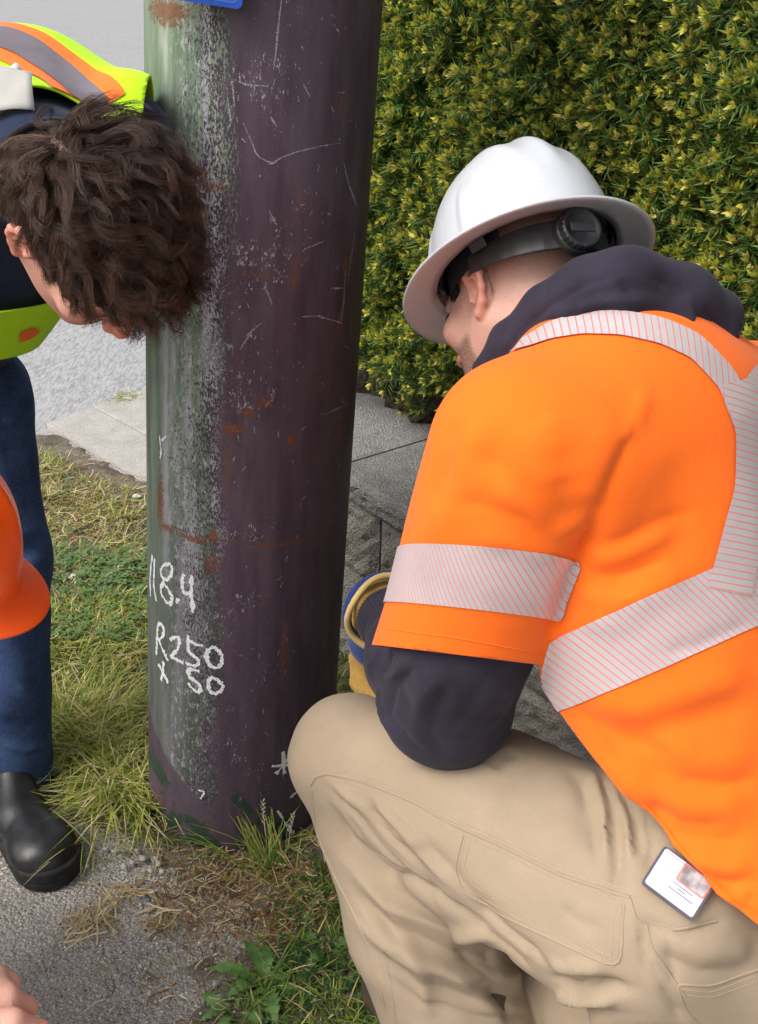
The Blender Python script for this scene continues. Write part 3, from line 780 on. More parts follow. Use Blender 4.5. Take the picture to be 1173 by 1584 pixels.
# ================================================================== people: shared pieces
def frame(face, up):
    f = nrm(face); u = nrm(np.asarray(up, float) - f * (np.asarray(up, float) @ f)); r = np.cross(f, u); return np.stack([r, f, u], 1)   # columns: right, face, up
def skin_mat(name, col, red, hairc):
    b = NB(name); hair = b.attr('hair'); rd = b.attr('red'); co = b.co()
    c = b.mix(b.step(b.noise(30, 4, co), 0.3, 0.7), tuple(x * 0.9 for x in col), col)
    c = b.mix(b.math('MULTIPLY', b.step(b.noise(220, 2, co), 0.5, 0.7), 0.22), c, red)
    c = b.mix(b.math('MULTIPLY', rd, 0.75), c, red)
    nz_ = b.noise(900, 2, co)
    hm = b.math('MULTIPLY', hair, b.step(nz_, b.n('MapRange', {0: hair, 3: 0.75, 4: 0.2}), b.n('MapRange', {0: hair, 3: 0.85, 4: 0.5})))
    c = b.mix(hm, c, hairc)
    b.b.inputs['Subsurface Weight'].default_value = 0.12; b.b.inputs['Subsurface Radius'].default_value = (0.006, 0.002, 0.001); b.b.inputs['Subsurface Scale'].default_value = 0.6
    b.b.inputs['Specular IOR Level'].default_value = 0.4
    return b.set(Base_Color=c, Roughness=0.5, Normal=b.bump(b.math('ADD', b.noise(420, 3, co), b.math('MULTIPLY', hm, 0.5)), 0.25, 0.0015))
def ear_sdf(Q, s, big=1.0):
    """Q in head space; s=+1 right ear"""
    o = np.array([0.073 * s, -0.012, -0.012])
    def e(y, z, out): return o + np.array([s * out, y, z]) * big
    rim = [e(0.012, 0.006, 0.004), e(0.010, 0.022, 0.010), e(-0.002, 0.031, 0.014), e(-0.016, 0.027, 0.017), e(-0.021, 0.012, 0.018), e(-0.018, -0.006, 0.015), e(-0.009, -0.020, 0.010), e(0.003, -0.029, 0.006)]
    d = chain(Q, rim, [0.004, 0.0042, 0.0045, 0.0045, 0.0045, 0.0042, 0.005, 0.0068], 0.004)
    d = smin(d, ell(Q, e(-0.003, 0.002, 0.003), (0.0055, 0.017, 0.026)), 0.004)
    d = smin(d, chain(Q, [e(0.004, 0.016, 0.011), e(-0.010, 0.012, 0.014), e(-0.011, -0.006, 0.012), e(0.0, -0.016, 0.008)], [0.003, 0.0034, 0.003, 0.003], 0.003), 0.003)
    d = smin(d, rc(Q, e(0.011, 0.000, 0.004), e(0.010, -0.008, 0.006), 0.005, 0.0045), 0.003)
    return smax(d, -ell(Q, e(0.001, -0.002, 0.012), (0.008, 0.006, 0.008)), 0.003)
def head_sdf(Q, neck_to, rn=0.058):
    d = ell(Q, (0, -0.014, 0.03), (0.077, 0.099, 0.088))
    d = smin(d, ell(Q, (0, 0.030, -0.042), (0.062, 0.064, 0.072)), 0.035)
    for s in (-1, 1):
        d = smin(d, rc(Q, (s * 0.055, -0.005, -0.045), (s * 0.020, 0.074, -0.098), 0.020, 0.018), 0.025)
        d = smin(d, ell(Q, (s * 0.043, 0.066, -0.022), (0.022, 0.020, 0.018)), 0.02)
    d = smin(d, ell(Q, (0, 0.080, -0.100), (0.020, 0.017, 0.016)), 0.018)
    d = smin(d, rc(Q, (-0.032, 0.080, 0.022), (0.032, 0.080, 0.022), 0.012, 0.012), 0.014)
    for s in (-1, 1): d = smax(d, -ell(Q, (s * 0.032, 0.104, 0.003), (0.018, 0.016, 0.012)), 0.014)
    d = smin(d, rc(Q, (0, 0.094, 0.004), (0, 0.113, -0.034), 0.007, 0.011), 0.012)
    for s in (-1, 1): d = smin(d, ell(Q, (s * 0.012, 0.103, -0.037), (0.008, 0.009, 0.007)), 0.006)
    d = smin(d, rc(Q, (-0.018, 0.090, -0.063), (0.018, 0.090, -0.063), 0.007, 0.007), 0.008)
    d = smin(d, rc(Q, (-0.014, 0.088, -0.073), (0.014, 0.088, -0.073), 0.008, 0.008), 0.006)
    for s in (-1, 1): d = smin(d, ear_sdf(Q, s), 0.004)
    return smin(d, rc(Q, (0, -0.025, -0.05), neck_to, rn, rn * 1.12), 0.03)
def to_local(V, c, A): return ((V - np.asarray(c)) @ A).astype(np.float32)

def bbox(pts, m):
    p = np.array(pts); return p.min(0) - m, p.max(0) + m

# ================================================================== kneeling worker in orange
K = {}
K['pelvis'] = J(1125, 1420, 1.03); K['hipL'] = J(1000, 1400, 1.00); K['kneeL'] = J(542, 1168, 1.24); K['midL'] = J(652, 1415, 1.16); K['ankL'] = J(722, 1625, 1.10)
K['hipR'] = K['pelvis'] + np.array([0.09, 0.09, -0.03]); K['kneeR'] = G(890, 1515, 0.10); K['footR'] = np.array([K['pelvis'][0] + 0.06, 0.80, 0.07])
K['chest'] = J(975, 740, 1.19); K['shL'] = J(808, 700, 1.09); K['shR'] = J(1160, 650, 1.34)
K['hem'] = J(716, 985, 1.115); K['elb'] = J(690, 1085, 1.145); K['wri'] = J(613, 972, 1.335); K['waist'] = J(1105, 1240, 1.07)
LAT = np.array([-0.8, -0.6, 0]); FACE = np.array([-0.6, 0.8, 0])
HC = J(800, 458, 1.345)                                            # head centre
HA = frame((-0.56, 0.52, -0.65), (-0.20, 0.69, 0.69))               # right, face, up
NB_ = J(905, 560, 1.21)                                            # base of the neck
man = empty('person', (K['pelvis'][0], K['pelvis'][1], 0.0))
tag(man, 'kneeling worker in an orange reflective shirt and tan trousers beside the pole', 'person')

# --- body (head, neck, hidden torso and limbs as one surface)
neck_l = to_local(NB_[None], HC, HA)[0]
def body_f(P):
    Q = to_local(P, HC, HA); d = head_sdf(Q, neck_l, 0.060)
    t = ecap(P, K['waist'], K['chest'], 0.11, 0.14, FACE, 0.7)
    t = smin(t, rc(P, K['chest'], NB_, 0.09, 0.06), 0.05)
    t = smin(t, ell(P, K['pelvis'], (0.11, 0.10, 0.09)), 0.06)
    t = smin(t, chain(P, [K['chest'], K['shL'], K['elb'], K['wri']], [0.07, 0.055, 0.042, 0.03]), 0.04)
    t = smin(t, chain(P, [K['chest'], K['shR'], K['shR'] + [-0.10, 0.12, -0.24], J(600, 1010, 1.40)], [0.07, 0.055, 0.042, 0.03]), 0.04)
    t = smin(t, chain(P, [K['hipL'], K['kneeL'], K['midL'], K['ankL']], [0.09, 0.055, 0.05, 0.04]), 0.04)
    t = smin(t, chain(P, [K['hipR'], K['kneeR'], K['footR']], [0.08, 0.055, 0.04]), 0.04)
    return smin(d, t, 0.03)
lo, hi = bbox([HC - 0.16, HC + 0.16, NB_], 0.02)
V, F, N = surf(body_f, lo, hi, 0.0034)
Vb, Fb, Nb = surf(body_f, *bbox([K[k] for k in K] + [HC, J(600, 1010, 1.40)], 0.2), 0.012, 1)
Q = to_local(V, HC, HA)
def sstep(x, a, b): t = np.clip((x - a) / (b - a), 0, 1); return t * t * (3 - 2 * t)
beard = sstep(Q[:, 2], -0.030, -0.055) * sstep(Q[:, 1], 0.012, 0.035) * (1 - 0.9 * (np.hypot(Q[:, 0], Q[:, 2] + 0.068) < 0.016)) * sstep(Q[:, 2], -0.14, -0.11)
side = sstep(Q[:, 1], 0.035, 0.015) * sstep(Q[:, 1], -0.008, 0.008) * sstep(Q[:, 2], -0.05, -0.03) * 0.55
scalp = sstep(Q[:, 2] + 0.25 * np.maximum(Q[:, 1] + 0.02, 0) , -0.03, 0.01) * sstep(Q[:, 1], 0.075, 0.04) * 0.6
brow = sstep(np.abs(Q[:, 2] - 0.022), 0.007, 0.003) * sstep(Q[:, 1], 0.075, 0.083) * (np.abs(Q[:, 0]) < 0.05)
hair = np.clip(np.maximum.reduce([beard * 0.85, side, scalp, brow * 0.9]), 0, 1)
earm = sstep(np.abs(Q[:, 0]), 0.076, 0.082) * (np.abs(Q[:, 1] + 0.012) < 0.03) * (np.abs(Q[:, 2] + 0.01) < 0.045)
hair *= 1 - earm
red = np.clip(earm * 0.8 + sstep(np.linalg.norm(Q - [0, 0.11, -0.035], axis=1), 0.03, 0.01) + 0.15, 0, 1)
M_skin = skin_mat('skin', (0.60, 0.36, 0.28), (0.56, 0.22, 0.16), (0.085, 0.055, 0.04))
# the fine head patch replaces the coarse one inside its box
inb = ((Vb > lo + 0.004) & (Vb < hi - 0.004)).all(1)
keep = ~inb[Fb].all(1)
Fb2 = Fb[keep]; nV = len(V)
z_ = np.zeros(len(Vb))
build('body', np.concatenate([V, Vb]), np.concatenate([F, Fb2 + nV]), M_skin, man, attrs={'hair': np.concatenate([hair, z_]), 'red': np.concatenate([red, z_])})
for s in (-1, 1):
    ec = HC + HA @ np.array([s * 0.032, 0.083, 0.003])
    Ve, Fe, _ = surf(lambda P: rc(P, ec, ec + 1e-4, 0.0125, 0.0125), ec - 0.016, ec + 0.016, 0.003, 1)
    build('eye', Ve, Fe, flat('eye_dark', (0.03, 0.02, 0.018), 0.2, var=0.0), man)

# --- trousers
M_khaki = cloth('tan_canvas', (0.385, 0.298, 0.208), 0.9, 0.10, 1500, 0.35, 7, 0.05)
M_stitch = cloth('tan_thread', (0.52, 0.42, 0.30), 0.9, 0.05)
calfR = (K['kneeR'] + K['footR']) / 2
def pants_f(P):
    d = chain(P, [K['hipL'], (K['hipL'] * 0.5 + K['kneeL'] * 0.5) + [0, 0, -0.004], K['kneeL']], [0.148, 0.125, 0.083], 0.03)
    s = chain(P, [K['kneeL'], K['midL'], K['ankL']], [0.080, 0.103, 0.108], 0.03)
    d = smin(d, s, 0.022)
    e = ell(P, K['pelvis'] + [0.0, 0.0, -0.02], (0.185, 0.17, 0.16)); d = smin(d, e, 0.05)
    t = chain(P, [K['hipR'], K['kneeR'], K['footR']], [0.13, 0.098, 0.088], 0.03)
    d = smin(d, t, 0.018)
    return d
lo, hi = bbox([K[k] for k in ('pelvis', 'hipL', 'kneeL', 'midL', 'ankL', 'hipR', 'kneeR', 'footR')], 0.2)
lo[2] = 0.0
V, F, N = surf(pants_f, lo, hi, 0.0050)
b0_ = bvh(V, F)
WR = [  # (pixel polyline, width, height): folds behind the knee, over the shin, at hip and seat
    ([(505, 1205), (560, 1250), (640, 1310), (720, 1390)], 0.0085, 0.0087), ([(500, 1230), (540, 1300), (600, 1350), (700, 1400)], 0.0114, -0.0130),
    ([(515, 1215), (600, 1290), (690, 1400), (760, 1440)], 0.0095, -0.0101), ([(560, 1245), (615, 1290), (650, 1330)], 0.0066, -0.0101), ([(575, 1235), (630, 1285), (665, 1320)], 0.0059, 0.0087),
    ([(530, 1330), (600, 1400), (700, 1440), (780, 1450)], 0.0119, 0.0145), ([(530, 1360), (600, 1430), (700, 1475), (800, 1480)], 0.0114, -0.0116), ([(545, 1420), (620, 1480), (720, 1510), (820, 1510)], 0.0119, 0.0116),
    ([(560, 1460), (640, 1520), (740, 1545), (825, 1540)], 0.0114, -0.0087), ([(600, 1400), (650, 1500), (665, 1584)], 0.0119, 0.0087), ([(700, 1460), (760, 1520), (800, 1584)], 0.0114, -0.0072),
    ([(690, 1500), (760, 1560), (790, 1584)], 0.0102, 0.0087),
    ([(760, 1440), (740, 1400), (700, 1350), (640, 1290)], 0.0152, -0.0087), ([(850, 1490), (780, 1440), (730, 1405)], 0.0114, -0.0116),
    ([(930, 1195), (950, 1260), (955, 1340), (950, 1400)], 0.0076, -0.0101), ([(915, 1190), (935, 1250), (940, 1330)], 0.0059, 0.0072), ([(955, 1215), (985, 1270), (990, 1330)], 0.0066, -0.0101), ([(940, 1200), (968, 1260), (975, 1340)], 0.0051, 0.0072),
    ([(1000, 1250), (1010, 1310), (1000, 1350)], 0.0057, -0.0072), ([(880, 1185), (900, 1230), (905, 1300)], 0.0095, -0.0043),
    ([(985, 1420), (1000, 1490), (1060, 1584)], 0.0057, -0.0087), ([(975, 1400), (985, 1450), (1030, 1540)], 0.0085, 0.0058), ([(985, 1420), (1060, 1445), (1130, 1420)], 0.0047, -0.0058),
    ([(1000, 1440), (1080, 1470), (1173, 1470)], 0.0170, 0.0072), ([(1010, 1470), (1080, 1500), (1173, 1500)], 0.0114, -0.0058),
    ([(845, 1480), (880, 1500), (900, 1495), (940, 1500)], 0.0076, 0.0101), ([(850, 1510), (890, 1530), (930, 1525), (975, 1530)], 0.0085, -0.0145), ([(860, 1535), (900, 1548), (960, 1545)], 0.0068, 0.0116), ([(880, 1560), (930, 1566), (990, 1570)], 0.0076, -0.0116),
    ([(890, 1575), (950, 1584), (1000, 1590)], 0.0085, 0.0087), ([(870, 1490), (900, 1520), (980, 1530)], 0.0057, -0.0087),
    ([(500, 1212), (560, 1275), (620, 1345), (690, 1420)], 0.0055, -0.006), ([(508, 1208), (572, 1268), (634, 1335), (705, 1408)], 0.0055, 0.005), ([(520, 1240), (570, 1310), (640, 1370), (720, 1415)], 0.005, -0.005),
    ([(540, 1380), (610, 1445), (700, 1490), (790, 1500)], 0.005, -0.005), ([(545, 1395), (610, 1460), (700, 1503), (790, 1512)], 0.006, 0.005), ([(580, 1500), (650, 1550), (740, 1575), (830, 1570)], 0.006, -0.006), ([(720, 1420), (770, 1455), (825, 1500)], 0.006, -0.008), ([(735, 1415), (785, 1448), (835, 1490)], 0.006, 0.006),
    ([(895, 1190), (915, 1260), (925, 1350)], 0.005, -0.005), ([(1030, 1440), (1040, 1490), (1045, 1530)], 0.006, -0.005), ([(860, 1400), (900, 1430), (940, 1440)], 0.01, -0.004),
    ([(620, 1180), (700, 1230), (800, 1260)], 0.0255, 0.0058), ([(760, 1190), (780, 1170), (800, 1160)], 0.0095, -0.0072),
]
V = wrinkle(V, N, F, WR, b0_); N = vnormals(V, F)
V = V + N * (lump(V, 45, 0.0018, 11) + folds(V, RIGHT * 0.8 - UP * 0.5, 75, 0.0022, 12))[:, None]
V[:, 2] = np.maximum(V[:, 2], 0.013)
trous = build('trousers', V, F, M_khaki, man)
# seams: raised double ridges and patch pockets that follow the cloth
def seam(b, pts, wd, hgt, off=0.0, n=8, cols=3):
    p = hits(b, pts, n); 
    if len(p) < 3: return [], []
    for _ in range(3): p[1:-1] = (p[:-2] + 2 * p[1:-1] + p[2:]) / 4
    V, F = [], []
    for i in range(len(p)):
        t = nrm(p[min(i + 1, len(p) - 1)] - p[max(i - 1, 0)]); h = b.find_nearest(Vector(p[i])); nn = np.array(h[1]); nn = nn if nn @ (CAM - p[i]) > 0 else -nn
        s_ = nrm(np.cross(nn, t)); base = np.array(h[0])
        for c, (x, z) in enumerate(((-1, -0.0012), (-0.5, hgt), (0.5, hgt), (1, -0.0012))): V.append(base + s_ * (x * wd + off) + nn * z)
    for i in range(len(p) - 1):
        for c in range(3): q = 4 * i + c; F.append((q, q + 1, q + 5, q + 4))
    return V, F
bp = bvh(V, tri(F))
def seams(name, lines, wd, hgt, mat, par, b):
    for ln in lines:
        v, f = seam(b, ln, wd, hgt)
        if v: build(name, v, f, mat, par)
seams('seam', [[(480, 1215), (487, 1202), (505, 1196), (560, 1208), (640, 1240), (700, 1275), (780, 1310), (870, 1355), (975, 1388)],
               [(482, 1225), (490, 1290), (520, 1360), (560, 1440), (590, 1530), (600, 1584)]], 0.0032, 0.0016, M_khaki, trous, bp)
def stitches(par, lines, gap=0.0042, ln=0.0028, rad=0.0005, mat=None, b=None):
    for l in lines:
        p = hits(b, l, 10)
        if len(p) < 3: continue
        for _ in range(3): p[1:-1] = (p[:-2] + 2 * p[1:-1] + p[2:]) / 4
        seg = np.linalg.norm(np.diff(p, axis=0), axis=1); s_ = np.concatenate([[0], np.cumsum(seg)]); V, F = [], []
        x = 0.0
        while x + ln < s_[-1]:
            a, c = [np.array([np.interp(x + o, s_, p[:, i]) for i in range(3)]) for o in (0, ln)]
            pts = []
            for q in (a, (a + c) / 2, c):
                h = b.find_nearest(Vector(q)); nn = np.array(h[1]); nn = nn if nn @ (CAM - q) > 0 else -nn; pts.append(np.array(h[0]) + nn * 0.0004)
            v, f = tube(pts, rad, 4, False); F += [tuple(i + len(V) for i in y) for y in f]; V += v; x += gap
        o = build('stitching', V, F, mat, par); o['kind'] = 'stuff'
stitches(trous, [[(506, 1188), (560, 1200), (640, 1231), (700, 1266), (780, 1301), (870, 1345), (978, 1378)], [(512, 1204), (560, 1217), (640, 1249), (700, 1284), (780, 1320), (870, 1364), (972, 1397)],
                 [(720, 1296), (710, 1345), (722, 1375), (800, 1420), (955, 1494)], [(727, 1302), (718, 1342), (730, 1368), (804, 1411), (958, 1484)], [(962, 1400), (957, 1440), (955, 1495)], [(953, 1398), (948, 1436), (945, 1488)],
                 [(1050, 1530), (1100, 1535), (1173, 1508)], [(1052, 1538), (1102, 1543), (1173, 1517)], [(596, 1470), (606, 1530), (615, 1590)]], mat=M_stitch, b=bp)
seams('seam', [[(716, 1292), (704, 1345), (715, 1380), (800, 1428), (960, 1502), (966, 1400)], [(1173, 1500), (1100, 1526), (1046, 1522), (1060, 1560), (1085, 1590)], [(975, 1390), (985, 1425), (1040, 1440), (1110, 1425)], [(1000, 1430), (1010, 1470), (1060, 1540)]], 0.0022, 0.0012, M_khaki, trous, bp)

# --- orange shirt
def hivis(name, col):
    b = NB(name); co = b.co(); f = b.noise(1500, 2, co); big = b.noise(8, 4, co)
    c = b.mix(b.step(big, 0.3, 0.7), tuple(x * 0.95 for x in col), col)
    b.b.inputs['Sheen Weight'].default_value = 0.1; b.b.inputs['Specular IOR Level'].default_value = 0.15
    return b.set(Base_Color=c, Roughness=0.8, Normal=b.bump(f, 0.2, 0.0005, b.bump(b.noise(38, 4, b.n('Mapping', {'Vector': co, 'Scale': (1, 1, 0.45)}), 0.6), 0.22, 0.004)))
M_orange = hivis('hivis_orange', (1.0, 0.165, 0.012))
def reflect_mat(name, base, line, pitch, wdt):
    b = NB(name); u = b.attr('u'); v = b.attr('v')
    x = b.math('FRACT', b.math('DIVIDE', b.math('ADD', u, b.math('MULTIPLY', v, 0.55)), pitch))
    m = b.math('MULTIPLY', b.step(b.math('ABSOLUTE', b.math('SUBTRACT', x, 0.5)), wdt, wdt * 0.5), 1.0)
    c = b.mix(b.step(b.noise(20, 3), 0.3, 0.7), tuple(q * 0.9 for q in base), base)
    c = b.mix(m, c, line)
    b.b.inputs['Sheen Weight'].default_value = 0.2
    return b.set(Base_Color=c, Roughness=0.42, Metallic=0.25, Normal=b.bump(b.noise(900, 2), 0.15, 0.0004, b.bump(b.noise(70, 3), 0.25, 0.003)))
M_tape = reflect_mat('reflective_tape', (0.60, 0.545, 0.575), (0.85, 0.27, 0.17), 0.0075, 0.13)
hemd = nrm(K['hem'] - K['shL'])
def shirt_f(P):
    d = ecap(P, K['waist'], K['chest'], 0.170, 0.185, FACE * 0.95 + [0, 0, 0.3], 0.74)
    d = smin(d, ell(P, K['pelvis'] + [0.00, 0.01, 0.07], (0.185, 0.185, 0.17)), 0.08)
    d = smin(d, rc(P, NB_ + [0.03, 0.0, -0.015], K['shL'] + [0.02, 0, 0.01], 0.088, 0.095), 0.07)
    d = smin(d, rc(P, NB_ + [0.03, 0.0, -0.015], K['shR'], 0.088, 0.09), 0.07)
    sl = chain(P, [K['shL'], K['hem'] + hemd * 0.12], [0.102, 0.100], 0.02)
    d = smin(d, sl, 0.012)
    d = smin(d, rc(P, K['shR'], K['shR'] + [-0.08, 0.10, -0.26], 0.095, 0.095), 0.03)
    return d
lo, hi = bbox([K[k] for k in ('pelvis', 'waist', 'chest', 'shL', 'shR', 'hem')] + [NB_], 0.22)
V, F, N = surf(shirt_f, lo, hi, 0.0052)
WS = [ # arm-pit folds, drape of the back, sleeve creases
    ([(1035, 670), (1000, 740), (960, 800), (930, 860)], 0.030, 0.004), ([(955, 640), (930, 720), (905, 790)], 0.024, 0.004),
    ([(940, 790), (905, 850), (885, 890), (868, 950), (850, 1000)], 0.012, -0.010), ([(860, 680), (880, 760), (885, 820)], 0.02, -0.004),
    ([(990, 640), (965, 700), (935, 770), (905, 840), (885, 895)], 0.008, -0.006), ([(905, 850), (960, 835), (1040, 800), (1090, 790)], 0.010, -0.0045), ([(905, 868), (965, 855), (1045, 820)], 0.012, 0.005), ([(898, 890), (960, 890), (1040, 865)], 0.009, -0.004), ([(890, 915), (950, 925), (1010, 915)], 0.010, 0.004),
    ([(880, 830), (830, 770), (770, 720), (730, 700)], 0.011, -0.004), ([(872, 848), (810, 805), (740, 780), (690, 780)], 0.011, -0.0035), ([(876, 840), (820, 788), (755, 750)], 0.013, 0.004), ([(860, 870), (800, 840), (730, 830)], 0.012, 0.003), ([(1000, 600), (985, 650), (960, 690)], 0.010, 0.004),
    ([(1020, 1010), (1080, 1000), (1173, 960)], 0.010, -0.0035), ([(900, 1100), (960, 1150), (1050, 1170)], 0.009, -0.004), ([(1040, 1200), (1110, 1215), (1173, 1205)], 0.010, -0.0045), ([(990, 1240), (1060, 1275), (1130, 1275)], 0.008, -0.0045),
    ([(760, 620), (720, 700), (690, 780), (660, 850)], 0.02, 0.005), ([(700, 640), (690, 720), (670, 790)], 0.018, -0.005), ([(830, 640), (860, 700), (870, 760)], 0.022, 0.004), ([(680, 760), (720, 720), (800, 690)], 0.02, -0.003),
    ([(1060, 860), (980, 930), (900, 970)], 0.022, 0.006), ([(1090, 800), (1010, 880), (930, 930)], 0.02, -0.004),
    ([(900, 1080), (980, 1100), (1100, 1060), (1173, 1040)], 0.022, 0.006), ([(920, 1130), (1000, 1140), (1110, 1100), (1173, 1090)], 0.02, -0.006), ([(890, 1090), (920, 1140), (960, 1190)], 0.014, -0.005),
    ([(960, 1110), (1010, 1190), (1030, 1290)], 0.016, -0.005), ([(930, 1190), (1000, 1230), (1080, 1250), (1173, 1240)], 0.022, 0.007), ([(960, 1230), (1040, 1290), (1120, 1300), (1173, 1290)], 0.016, -0.007),
    ([(1010, 1290), (1060, 1330), (1120, 1345), (1173, 1340)], 0.012, 0.006), ([(1030, 1310), (1080, 1350), (1130, 1365), (1173, 1362)], 0.009, -0.008), ([(1060, 1350), (1110, 1385), (1173, 1385)], 0.01, 0.006), ([(1100, 1360), (1140, 1380), (1173, 1395)], 0.006, -0.006),
    ([(1000, 1130), (1080, 1180), (1173, 1170)], 0.02, 0.005),
]
V = wrinkle(V, N, F, WS); N = vnormals(V, F)
V = V + N * (lump(V, 26, 0.002, 21) + folds(V, UP * 0.9 + RIGHT * 0.45, 42, 0.0026, 22))[:, None]
N = vnormals(V, F)
# opening planes: left sleeve hem, right sleeve hem, bottom hem, neck
hp = hit(bvh(V, tri(F)), 1000, 1270)
sl_t = (V - K['shL']) @ hemd; onarm = rc(V, K['shL'], K['hem'] + hemd * 0.14, 0.102, 0.100) < 0.006
hemL = np.linalg.norm(K['hem'] - K['shL']) - 0.008; SLT = 0.34
# hem of sleeve follows the photo's tilt: the outer side sits a little higher
tilt = nrm(np.cross(FWD, hemd))
hn = nrm(np.cross(ray(592, 1002), ray(838, 1032))); hn = hn if hn @ hemd < 0 else -hn      # hem plane of the raised sleeve
hq = J(715, 1014, 1.08)
fl_sleeve = np.where(onarm & (sl_t > 0.12), (V - hq) @ hn, 1.0)
rd = nrm(np.array([-0.08, 0.10, -0.26])); fl_r = np.where(rc(V, K['shR'], K['shR'] + rd * 0.3, 0.095, 0.095) < 0.006, 0.20 - (V - K['shR']) @ rd, 1.0)
h1, h2, h3 = J(925, 1195, 1.0), J(1040, 1330, 0.93), J(1173, 1432, 0.86)
def plane_from(a, b, c):
    n = nrm(np.cross(b - a, c - a)); n = n if n[2] > 0 else -n; return n, n @ a
b_s = bvh(V, tri(F)); q1_, q2_ = hit(b_s, 960, 1225), hit(b_s, 1150, 1412)
pn, pd = plane_from(q1_, q2_, (q1_ + q2_) / 2 + np.array([0.30, 0.55, -0.02]))
fl_hem = np.where(onarm & (sl_t > 0.10), 1.0, V @ pn - pd)
fl_neck = -(np.maximum(0.085 - np.linalg.norm((V - (NB_ + nrm(HC - NB_) * 0.03)) - ((V - NB_) @ nrm(HC - NB_))[:, None] * nrm(HC - NB_) * 0, axis=1), -1))
fld = np.minimum.reduce([fl_sleeve, fl_r, fl_hem])
T0 = tri(F)
SV, SF, _ = clip(V, F, fld)
# drop loose bits
shirt = build('shirt', SV, SF, M_orange, man); solidify(shirt, 0.004)
SN = vnormals(SV, SF); bs = bvh(SV, SF)
def tape(name, fldv, uu, vv, mat, par, off=0.0022):
    tv, tf, at = clip(SV + SN * off, SF, fldv, {'u': uu, 'v': vv})
    if len(tf): tv, tf, at = biggest(tv, tf, at); return build(name, tv, tf, mat, par, attrs=at)
# sleeve band
def plane3(b, p1, p2, toward):
    a, c = hit(b, *p1), hit(b, *p2); n = nrm(np.cross(c - a, toward)); return a, n
s_along = (SV - K['shL']) @ hemd; s_hem = (SV - hq) @ hn
xl = (SV - K['shL']) @ RIGHT; yl = (SV - K['shL']) @ np.cross(hemd, RIGHT)
ang = np.arctan2(yl - (K['hem'] - K['shL']) @ np.cross(hemd, RIGHT) * 0, (SV - K['hem']) @ RIGHT)
armm = rc(SV, K['shL'], K['hem'] + hemd * 0.14, 0.102, 0.100) < 0.02
c_band = hemL - 0.078; hw = 0.031
tape('reflective_band', np.minimum(hw - np.abs(s_hem - 0.082), 0.008 - rc(SV, K['shL'], K['hem'] + hemd * 0.14, 0.102, 0.100)), ang * 0.1, s_along, M_tape, shirt)
# spine band and shoulder straps
def band(pts, hw, off=0.0026, ext=None, ud=RIGHT, vd=UP):
    p = hits(bs, pts, 6)
    if ext is not None: p = np.concatenate([p, [p[-1] + np.array(e) for e in ext]])
    for _ in range(2): p[1:-1] = (p[:-2] + 2 * p[1:-1] + p[2:]) / 4
    d, arc, L = poly_dist(SV, p)
    tape('reflective_band', np.minimum.reduce([hw - d, (SV - p[0]) @ nrm(p[2] - p[0]), (p[-1] - SV) @ nrm(p[-1] - p[-3])]), SV @ ud, SV @ vd, M_tape, shirt, off)
wn_ = nrm(np.cross(ray(865, 1047), ray(1173, 910))); wn_ = wn_ if wn_ @ UP > 0 else -wn_; wq = hit(bs, 1000, 984)
armd = rc(SV, K['shL'], K['hem'] + hemd * 0.14, 0.102, 0.100); wdv = (SV - wq) @ wn_
tape('reflective_band', np.minimum(0.037 - np.abs(wdv), armd - 0.004), SV @ nrm(RIGHT * 0.93 + UP * 0.37), wdv, M_tape, shirt)
band([(1138, 590), (1160, 660), (1162, 760), (1145, 840), (1128, 915)], 0.029, 0.0032, None, UP, RIGHT * 0.35)
band([(800, 538), (850, 513), (900, 501), (960, 500), (1020, 511), (1075, 535), (1125, 588), (1148, 650)], 0.019, 0.0026, None, nrm(RIGHT - UP * 0.2), UP * 0.3)
band([(1146, 655), (1172, 604), (1210, 570), (1260, 552), (1300, 548)], 0.023, 0.0022, None, nrm(RIGHT + UP * 0.5), UP * 0.3)
# hem topstitch lines
for pts, wdt in (([(598, 972), (700, 985), (780, 1000), (838, 1012)], 0.0012), ([(945, 1185), (1040, 1312), (1100, 1370), (1173, 1412)], 0.0012), ([(885, 895), (925, 960), (950, 990)], 0.0012)):
    v, f = seam(bs, pts, wdt, 0.0009)
    if v: build('seam', v, f, M_orange, shirt)

# --- navy hoodie under the shirt: left sleeve, cuff, hood
M_navy = cloth('navy_fleece', (0.034, 0.029, 0.045), 0.95, 0.25, 900, 0.5, 14, 0.06, 0.12, speck=((0.0, 0.0, 0.0), 0.35))
def sleeve_f(P):
    d = chain(P, [K['shL'], K['hem'], K['elb'] + [0.004, 0, -0.005]], [0.075, 0.083, 0.080], 0.02)
    w2 = K['elb'] * 0.45 + K['wri'] * 0.55
    d = smin(d, chain(P, [K['elb'], w2, K['wri']], [0.078, 0.068, 0.046], 0.02), 0.02)
    return d
V, F, N = surf(sleeve_f, *bbox([K['shL'], K['elb'], K['wri'], K['hem']], 0.12), 0.005)
WN_ = [([(660, 1020), (610, 1060), (600, 1110), (640, 1150)], 0.008, -0.007), ([(640, 1015), (590, 1060), (585, 1110), (620, 1140)], 0.007, 0.006), ([(690, 1030), (650, 1080), (640, 1130), (670, 1165)], 0.010, 0.005), ([(700, 1050), (672, 1100), (668, 1140), (690, 1170)], 0.010, -0.005),
       ([(600, 990), (572, 1030), (578, 1080)], 0.007, 0.005), ([(612, 1000), (590, 1040), (590, 1085)], 0.006, -0.006), ([(760, 1040), (730, 1090), (700, 1130)], 0.012, -0.004), ([(800, 1050), (780, 1100), (740, 1140)], 0.012, 0.004), ([(590, 960), (575, 985), (572, 1010)], 0.006, -0.004)]
